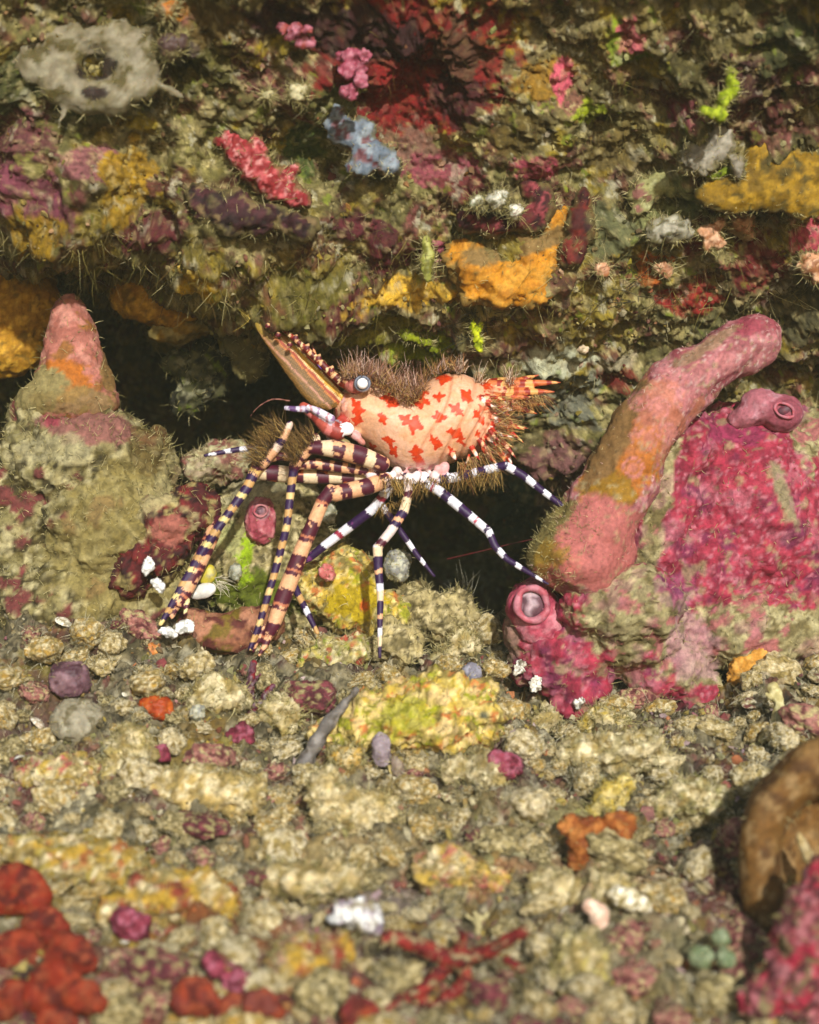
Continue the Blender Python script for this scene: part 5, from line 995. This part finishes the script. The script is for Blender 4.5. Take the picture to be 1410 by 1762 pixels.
limb([(498, 985, 29.9), (512, 1020, 29.7), (528, 1052, 29.55), (547, 1090, 29.4)], [7, 6.5, 6, 4], [(12, PUR), (13, WHI), (25, PUR), (14, TANB)], seed=28)
limb([(530, 962, 29.9), (510, 968, 29.95), (498, 988, 29.9)], [7, 7, 7], [(14, PUR), (10, WHI)], seed=29)
limb([(655, 868, 29.9), (690, 915, 30.0), (718, 955, 30.0), (748, 992, 30.0)], [7, 6, 5, 3], [(16, WHI), (22, PUR), (12, WHI), (30, PUR)], seed=30)
# bases of the legs, mouthparts, pleura
rr = random.Random(4)
for k in range(22):
    x = 655 + k * 5.2 + rr.uniform(-4, 4); y = 812 + 12 * math.sin((k + 1) / 23 * 3.14) + rr.uniform(-10, 14)
    V, F = ell(P(x, y, 29.45 + rr.uniform(-.25, .2)), np.array([rr.uniform(6, 10), 7, rr.uniform(7, 13)]) * K * 29.4, roty(rr.uniform(-30, 30)))
    add(V, F, np.ones((len(V), 3)) * C(rr.choice(['#e2d2d0', '#dcc0bc', '#d69a98', '#b25a6a', '#e8dcdc'])))
for x, y, rx, ry, a, hx in [(597, 738, 13, 12, 0, '#f2efee'), (577, 742, 15, 22, 25, '#8a8088'), (612, 750, 12, 8, 35, '#c89490'), (622, 760, 9, 6, 40, '#b8786c'), (640, 800, 16, 10, 35, '#e4dce0'), (600, 722, 20, 9, 8, '#a8382c'), (603, 700, 17, 13, -20, '#cf8f78'), (592, 762, 14, 8, 20, '#8a7a50'), (640, 820, 10, 9, 0, '#dcc4c4'), (660, 838, 12, 10, 20, '#d8d0d8')]:
    V, F = ell(P(x, y, 29.15 if hx == '#f2efee' else 29.3), np.array([rx, 9, ry]) * K * 29.2, roty(a)); add(V, F, np.ones((len(V), 3)) * C(hx))
limb([(585, 745, 29.2), (565, 735, 29.2), (545, 715, 29.2), (520, 698, 29.2)], [16, 15, 12, 8], [(14, C('#8a3028')), (10, C('#c8706a')), (20, C('#a84a3c'))], seed=31)
limb([(572, 722, 29.05), (548, 708, 29.05), (530, 700, 29.05)], [8, 7, 5], [(9, C('#c9c0d0')), (5, C('#b07a80')), (12, C('#d4ccd8')), (4, C('#8a6a90'))], seed=32, wob=1.2)
limb([(530, 705, 29.1), (508, 704, 29.1), (491, 702, 29.1)], [5.5, 5.5, 4.5], [(10, C('#b9aebf')), (4, C('#a0707c')), (8, C('#c5bccb')), (12, C('#5a3a68'))], seed=33, wob=1.2)
limb([(500, 690, 29.15), (470, 687, 29.1), (445, 700, 29.05), (430, 718, 29.0)], [2.2, 2, 1.7, 1.3], [(10, C('#7a4a3a')), (6, C('#5a2a22'))], straight=False, seed=34, seg=8)
for (x0, y0, x1, y1, r) in [(842, 712, 874, 734, 7), (846, 726, 876, 736, 5), (846, 740, 854, 768, 7), (828, 762, 845, 780, 6), (838, 700, 885, 705, 7), (834, 690, 890, 693, 7), (850, 706, 880, 716, 6), (812, 770, 826, 792, 5), (838, 750, 850, 762, 6), (776, 776, 786, 792, 6), (808, 782, 800, 806, 3)]:
    limb([(x0, y0, 29.35), ((x0 + x1) / 2, (y0 + y1) / 2 + 1, 29.25), (x1, y1, 29.2)], [r, r * .8, 1.5], [(9, C('#b8321c')), (7, C('#e0a07c')), (6, C('#e8d0c0'))], seed=int(x0 + y0), wob=.7)
rq = random.Random(12)
for k in range(34):
    x0 = rq.uniform(822, 866); y0 = rq.uniform(680, 772); a = math.radians(rq.uniform(-8, 38) + (y0 - 690) * .45); Ln = rq.uniform(22, 52)
    x1, y1 = x0 + Ln * math.cos(a), y0 + Ln * math.sin(a); zd = 29.35 + rq.uniform(-.2, .35); r0 = rq.uniform(3.5, 6.5)
    limb([(x0, y0, zd), ((x0 + x1) / 2 + rq.uniform(-3, 3), (y0 + y1) / 2 + rq.uniform(-3, 3), zd - .06), (x1, y1, zd - .1)], [r0, r0 * .75, 1.2], [(rq.uniform(7, 12), C(rq.choice(['#b8321c', '#c04a28', '#8a2416']))), (rq.uniform(6, 11), C(rq.choice(['#e0a880', '#e8cfc0', '#d8b070', '#c8884c'])))], seed=200 + k, wob=1., seg=10)
# tail fan blades
for k, (x0, y0, x1, y1, r, dz) in enumerate([(840, 662, 966, 658, 8, 0), (848, 668, 928, 645, 7, .15), (846, 686, 940, 696, 9, -.15), (850, 694, 905, 704, 8, -.25), (838, 660, 900, 652, 8, .25), (850, 676, 955, 674, 8, -.05), (848, 690, 925, 712, 7, -.1), (850, 682, 915, 684, 7, -.3)]):
    limb([(x0, y0, 29.7 + dz), (x0 * .6 + x1 * .4, y0 * .6 + y1 * .4, 29.6 + dz), (x0 * .25 + x1 * .75, y0 * .25 + y1 * .75, 29.55 + dz), (x1, y1, 29.5 + dz)], [r, r, r * .7, 1.6], [(14, C('#c0693a')), (9, C('#8a2416')), (12, C('#d29a58')), (7, C('#a8401c'))], seed=70 + k, wob=1.6)
# antennal scale (flat blade), rostrum
SCALE = [(600, 690), (586, 667), (560, 640), (532, 612), (506, 586), (481, 559), (464, 538), (450, 527), (437, 529), (431, 543), (440, 566), (456, 592), (476, 621), (496, 650), (518, 680), (540, 702), (565, 708)]
v, f = inflate(SCALE, 29.45, .06, .1, .02)
x, y = proj(v); tt = (x - 590) * -.69 + (y - 672) * -.725; pp = (x - 590) * -.725 + (y - 672) * .69 + 1.6 * fbm(v, .25, 2, 661)
st = 5 * np.sin(tt * .05)
c = np.ones((len(v), 3)) * C('#8f5c1f'); c = over(c, sstep(-.2, .4, fbm(v, .3, 4, 660)) * .5, '#ac7228')
c = over(c, sstep(14, 26, pp) * .8, '#4a3a18'); c = over(c, sstep(.35, .7, np.sin(pp * 1.5 + 2 * fbm(v, .5, 2, 662))) * .35, '#c08a48')
def line(c, p0, w, h, m=1.): return over(c, sstep(w, w * .4, np.abs(pp - p0)) * m, h)
c = line(c, 1, 3, '#8c2a14'); c = line(c, 5, 1.5, '#f0dc90', sstep(150, 110, tt)); c = line(c, 9, 4, '#cf9a0a', sstep(135, 100, tt)); c = line(c, 14, 1.5, '#e8c48a'); c = line(c, 18, 2.6, '#962a12'); c = line(c, 22, 1.5, '#c8742c'); c = line(c, 36, 2, '#c88c78', .7)
c = over(c, sstep(.1, .3, np.sin(tt * .28 + 2 * fbm(v, .3, 2, 663))) * sstep(5, 1, np.abs(pp - 3)) * sstep(60, 110, tt), '#4c0f18')
c = over(c, sstep(140, 190, tt) * .8, '#a88c38')
add(v, f, c)
limb([(612, 668, 29.25), (585, 655, 29.2), (550, 622, 29.15), (515, 590, 29.15), (485, 565, 29.15), (458, 548, 29.15)], [10, 8, 6, 5, 4, 2], [(9, C('#5c1210')), (5, C('#d8a878')), (12, C('#8a2a14')), (4, C('#e0c090'))], straight=False, seed=41, wob=1.2)
for x, y, dx, dy in [(570, 640, 3, -12), (548, 620, 3, -12), (528, 601, 4, -11), (508, 584, 4, -10), (489, 566, 4, -9), (474, 556, 3, -8), (592, 655, 2, -11), (500, 592, -6, 7), (480, 575, -6, 6), (462, 560, -6, 4)]:
    limb([(x, y, 29.13), (x + dx * .6, y + dy * .6, 29.12), (x + dx, y + dy, 29.12)], [5.5, 4, 1.5], [(7, C('#5a1020')), (5, C('#d0a070'))], seed=x)
# eye stalk socket
V, F = ell(P(612, 664, 29.15), np.array([18, 16, 13]) * K * 29.1, roty(-10)); add(V, F, np.ones((len(V), 3)) * C('#b5645a'))
bv, bf = join(list(zip(SRC_V, SRC_F))); sc_ = np.concatenate(SRC_C)
kd = kdtree.KDTree(len(bv))
for i, p_ in enumerate(bv): kd.insert(p_, i)
kd.balance()
rv, rf = remesh(bv, bf, .0215)
near = np.array([kd.find(p_)[1] for p_ in rv]); rc = sc_[near]
isb0 = near < sum(len(x) for x in SRC_V[:3]); rv2 = laplace(rv, rf, 2, .4); sm = laplace(rv2, rf, 40, .5); rv2 = np.where(isb0[:, None], sm, rv2); rn = normals(rv2, rf)
bx, by = proj(rv2); seg_s = bx + .35 * (by - 700) ; groove = sum(np.exp(-((seg_s - g0 - 8 * np.sin((by - 640) * .03)) / 3.2) ** 2) for g0 in (757, 800, 830, 852)) * sstep(700, 740, bx) * isb0
rv2 = rv2 - rn * (groove * .026)[:, None] + rn * (fbm(rv2, .11, 3, 680) * .005 * isb0)[:, None]
isb = near < sum(len(x) for x in SRC_V[:3])
rc[isb] = body_col(rv2[isb]); gm = np.clip(groove, 0, 1)[:, None] * .45; rc = rc * (1 - gm) + C('#b5603c') * gm
base_p = P(660, 1000, 29.4)
SH = link('shrimp', None, None, None, base_p)
tag(SH, 'marbled shrimp, peach with red spots and purple banded legs, standing over the dark hole', 'shrimp')
link('body', mk_mesh('body', rv2 - base_p, rf, rc * .92), M['shrimp'], SH)
# eye
ed = 28.95; ek = K * ed
V, F = ell(P(624, 660, ed), np.array([15.5, 14, 15.5]) * ek, None, 5)
vv = (V - P(624, 660, ed)); axis_d = -P(624, 660, ed) / np.linalg.norm(P(624, 660, ed)); cosv = (vv @ axis_d) / np.linalg.norm(vv, axis=1)
ring = np.degrees(np.arccos(np.clip(cosv, -1, 1)))
c = np.ones((len(V), 3)) * C('#8a8f9c'); c = over(c, sstep(34, 40, ring) * sstep(56, 50, ring), '#5c6272'); c = over(c, sstep(40, 36, ring), '#a8acb8'); c = over(c, sstep(62, 70, ring), '#4a4652')
EY = link('eye', mk_mesh('eye', V - base_p, F, c), M['eye'], SH)
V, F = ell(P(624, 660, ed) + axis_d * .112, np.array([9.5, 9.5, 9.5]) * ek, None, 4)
link('eyeshine', mk_mesh('eyeshine', V - base_p, F, np.ones((len(V), 3)) * C('#f6f4f2')), M['eye'], EY)  # white bead stands in for the flash reflected in the eye
# whips of the antennules and the long red antenna
def whip(name, pts, r0, r1, cols, per):
    V, F, s, a = tube([P(*p) for p in pts], np.linspace(r0, r1, len(pts)) * K * 29.4, 90, 8)
    u = np.mod(s / (K * 29.4) + 3 * fbm(V, .2, 2, 9), per * len(cols)) // per; c = np.array([C(h) for h in cols])[u.astype(int) % len(cols)]
    link(name, mk_mesh(name, V - base_p, F, c), M['bristle'], SH)
whip('antenna', [(552, 640, 29.6), (541, 605, 29.6), (533, 575, 29.65), (527, 548, 29.7)], 3.5, 1.4, ['#4a2a8a', '#6a1a2c', '#c07a4a', '#5a1418'], 14)
whip('antenna', [(522, 612, 29.55), (510, 585, 29.6), (503, 560, 29.65), (502, 540, 29.7)], 3, 1.3, ['#5a1418', '#b8843c', '#7a2a1c'], 11)
whip('antenna', [(500, 600, 29.7), (492, 565, 29.75), (480, 535, 29.8), (472, 515, 29.9)], 2, 1, ['#4a2414', '#a8783c'], 12)
whip('antenna', [(770, 962, 31.5), (830, 948, 31.2), (880, 936, 31.0), (930, 925, 30.8)], 1.1, .8, ['#541014'], 20)
# bristle fringes
def fringe(pts, spread, L, n, dirs, cols, R=.0065, curl=.25, dj=.35, clump=0):
    pts = np.array([P(*p) for p in pts]); t = rng.random(n) * (len(pts) - 1)
    if clump: t = np.clip(np.round(t * clump) / clump + rng.normal(size=n) * .02, 0, len(pts) - 1.001)
    i = np.minimum(t.astype(int), len(pts) - 2); fr = (t - i)[:, None]
    r = pts[i] * (1 - fr) + pts[i + 1] * fr + rng.normal(size=(n, 3)) * np.array([.03, spread, .03])
    D = np.asarray(dirs, float); D = D if D.ndim == 2 else np.repeat(D[None], len(pts), 0); d = D[i] * (1 - fr) + D[i + 1] * fr + rng.normal(size=(n, 3)) * dj
    cc = np.array([C(h) for h in cols])[rng.integers(0, len(cols), n)] * rng.uniform(.7, 1.2, (n, 1))
    v, f, c = hairs(r, d, rng.uniform(.5, 1.15, n) * L, rng.uniform(.7, 1.2, n) * R, cc, curl, 4, None, 1.5)
    link('bristle_fringe', mk_mesh('bristle_fringe', v - base_p, f, c), M['bristle'], SH)
BR = ['#6a4420', '#8a5c2c', '#3c2412', '#a8783f', '#7a4a30', '#b09058']
fringe([(592, 658, 29.5), (615, 650, 29.5), (645, 655, 29.5), (680, 672, 29.5), (715, 690, 29.5), (728, 668, 29.5)], .34, .27, 1500, (0.02, -.1, 1), BR + ['#b08a70', '#a07868'], dj=.5, curl=.5)
fringe([(640, 662, 29.0), (672, 676, 29.0), (706, 692, 29.0), (722, 684, 29.05)], .06, .2, 330, (0.05, -.5, .9), BR, dj=.5, curl=.5)
fringe([(600, 655, 29.5), (640, 648, 29.5), (690, 668, 29.5), (720, 670, 29.5)], .25, .42, 170, (0.0, -.1, 1), ['#a07a60', '#6a3c30', '#c8a898'], .0075, dj=.25, clump=7)
fringe([(735, 648, 29.6), (770, 634, 29.6), (800, 642, 29.6)], .2, .24, 170, (.05, -.1, 1), BR + ['#b09080'], dj=.35, clump=5)
for cx, cy in [(790, 632), (826, 652), (878, 652)]:
    fringe([(cx - 6, cy + 6, 29.5), (cx + 8, cy + 8, 29.5)], .05, .27, 34, (.05, -.15, 1), ['#b89a80', '#7a5a3c', '#d0b8a0'], .0075, dj=.4)
fringe([(840, 690, 29.3), (860, 720, 29.3), (852, 755, 29.3), (826, 785, 29.3), (790, 800, 29.3)],   .2, .4, 420, [(1, -.3, .1), (1, -.3, -.15), (.9, -.3, -.5), (.5, -.3, -.9), (.1, -.3, -1)], BR + ['#8a7040', '#a88a50'], dj=.35)
fringe([(850, 688, 29.3), (900, 690, 29.3), (935, 680, 29.3)], .12, .26, 230, (.6, -.3, -.6), BR + ['#a88a50'], dj=.4)
fringe([(660, 822, 29.3), (720, 830, 29.3), (790, 815, 29.3), (860, 812, 29.1)], .22, .28, 560, (.05, -.25, -1), ['#6a4c1c', '#8a6a2c', '#3c2810', '#a88a4c'], dj=.5)
fringe([(445, 800, 29.0), (462, 770, 28.95), (490, 735, 28.95)],   .1, .36, 380, (-.75, -.2, .65), ['#5a3e18', '#7a5a26', '#3c2812', '#9a7c40'], dj=.35)
fringe([(505, 800, 28.85), (520, 775, 28.82), (540, 755, 28.82)],   .1, .34, 330, (-.6, -.25, .8), ['#5a3e18', '#7a5a26', '#3c2812', '#9a7c40'], dj=.35)
fringe([(430, 550, 29.4), (440, 529, 29.4), (458, 534, 29.4)], .05, .28, 330, [(-.6, -.1, .8), (-.1, -.1, 1), (.4, -.1, .9)], ['#a08a3a', '#bca650', '#6a5a24'], dj=.4)
fringe([(590, 765, 29.1), (615, 775, 29.1)], .06, .2, 90, (-.1, -.3, -.9), ['#6a5a2c', '#8a7a44'], dj=.4)
fringe([(700, 860, 29.15), (650, 875, 29.4)], .1, .2, 60, (0, -.2, -1), ['#8a6a2c', '#6a4c1c'], dj=.5)
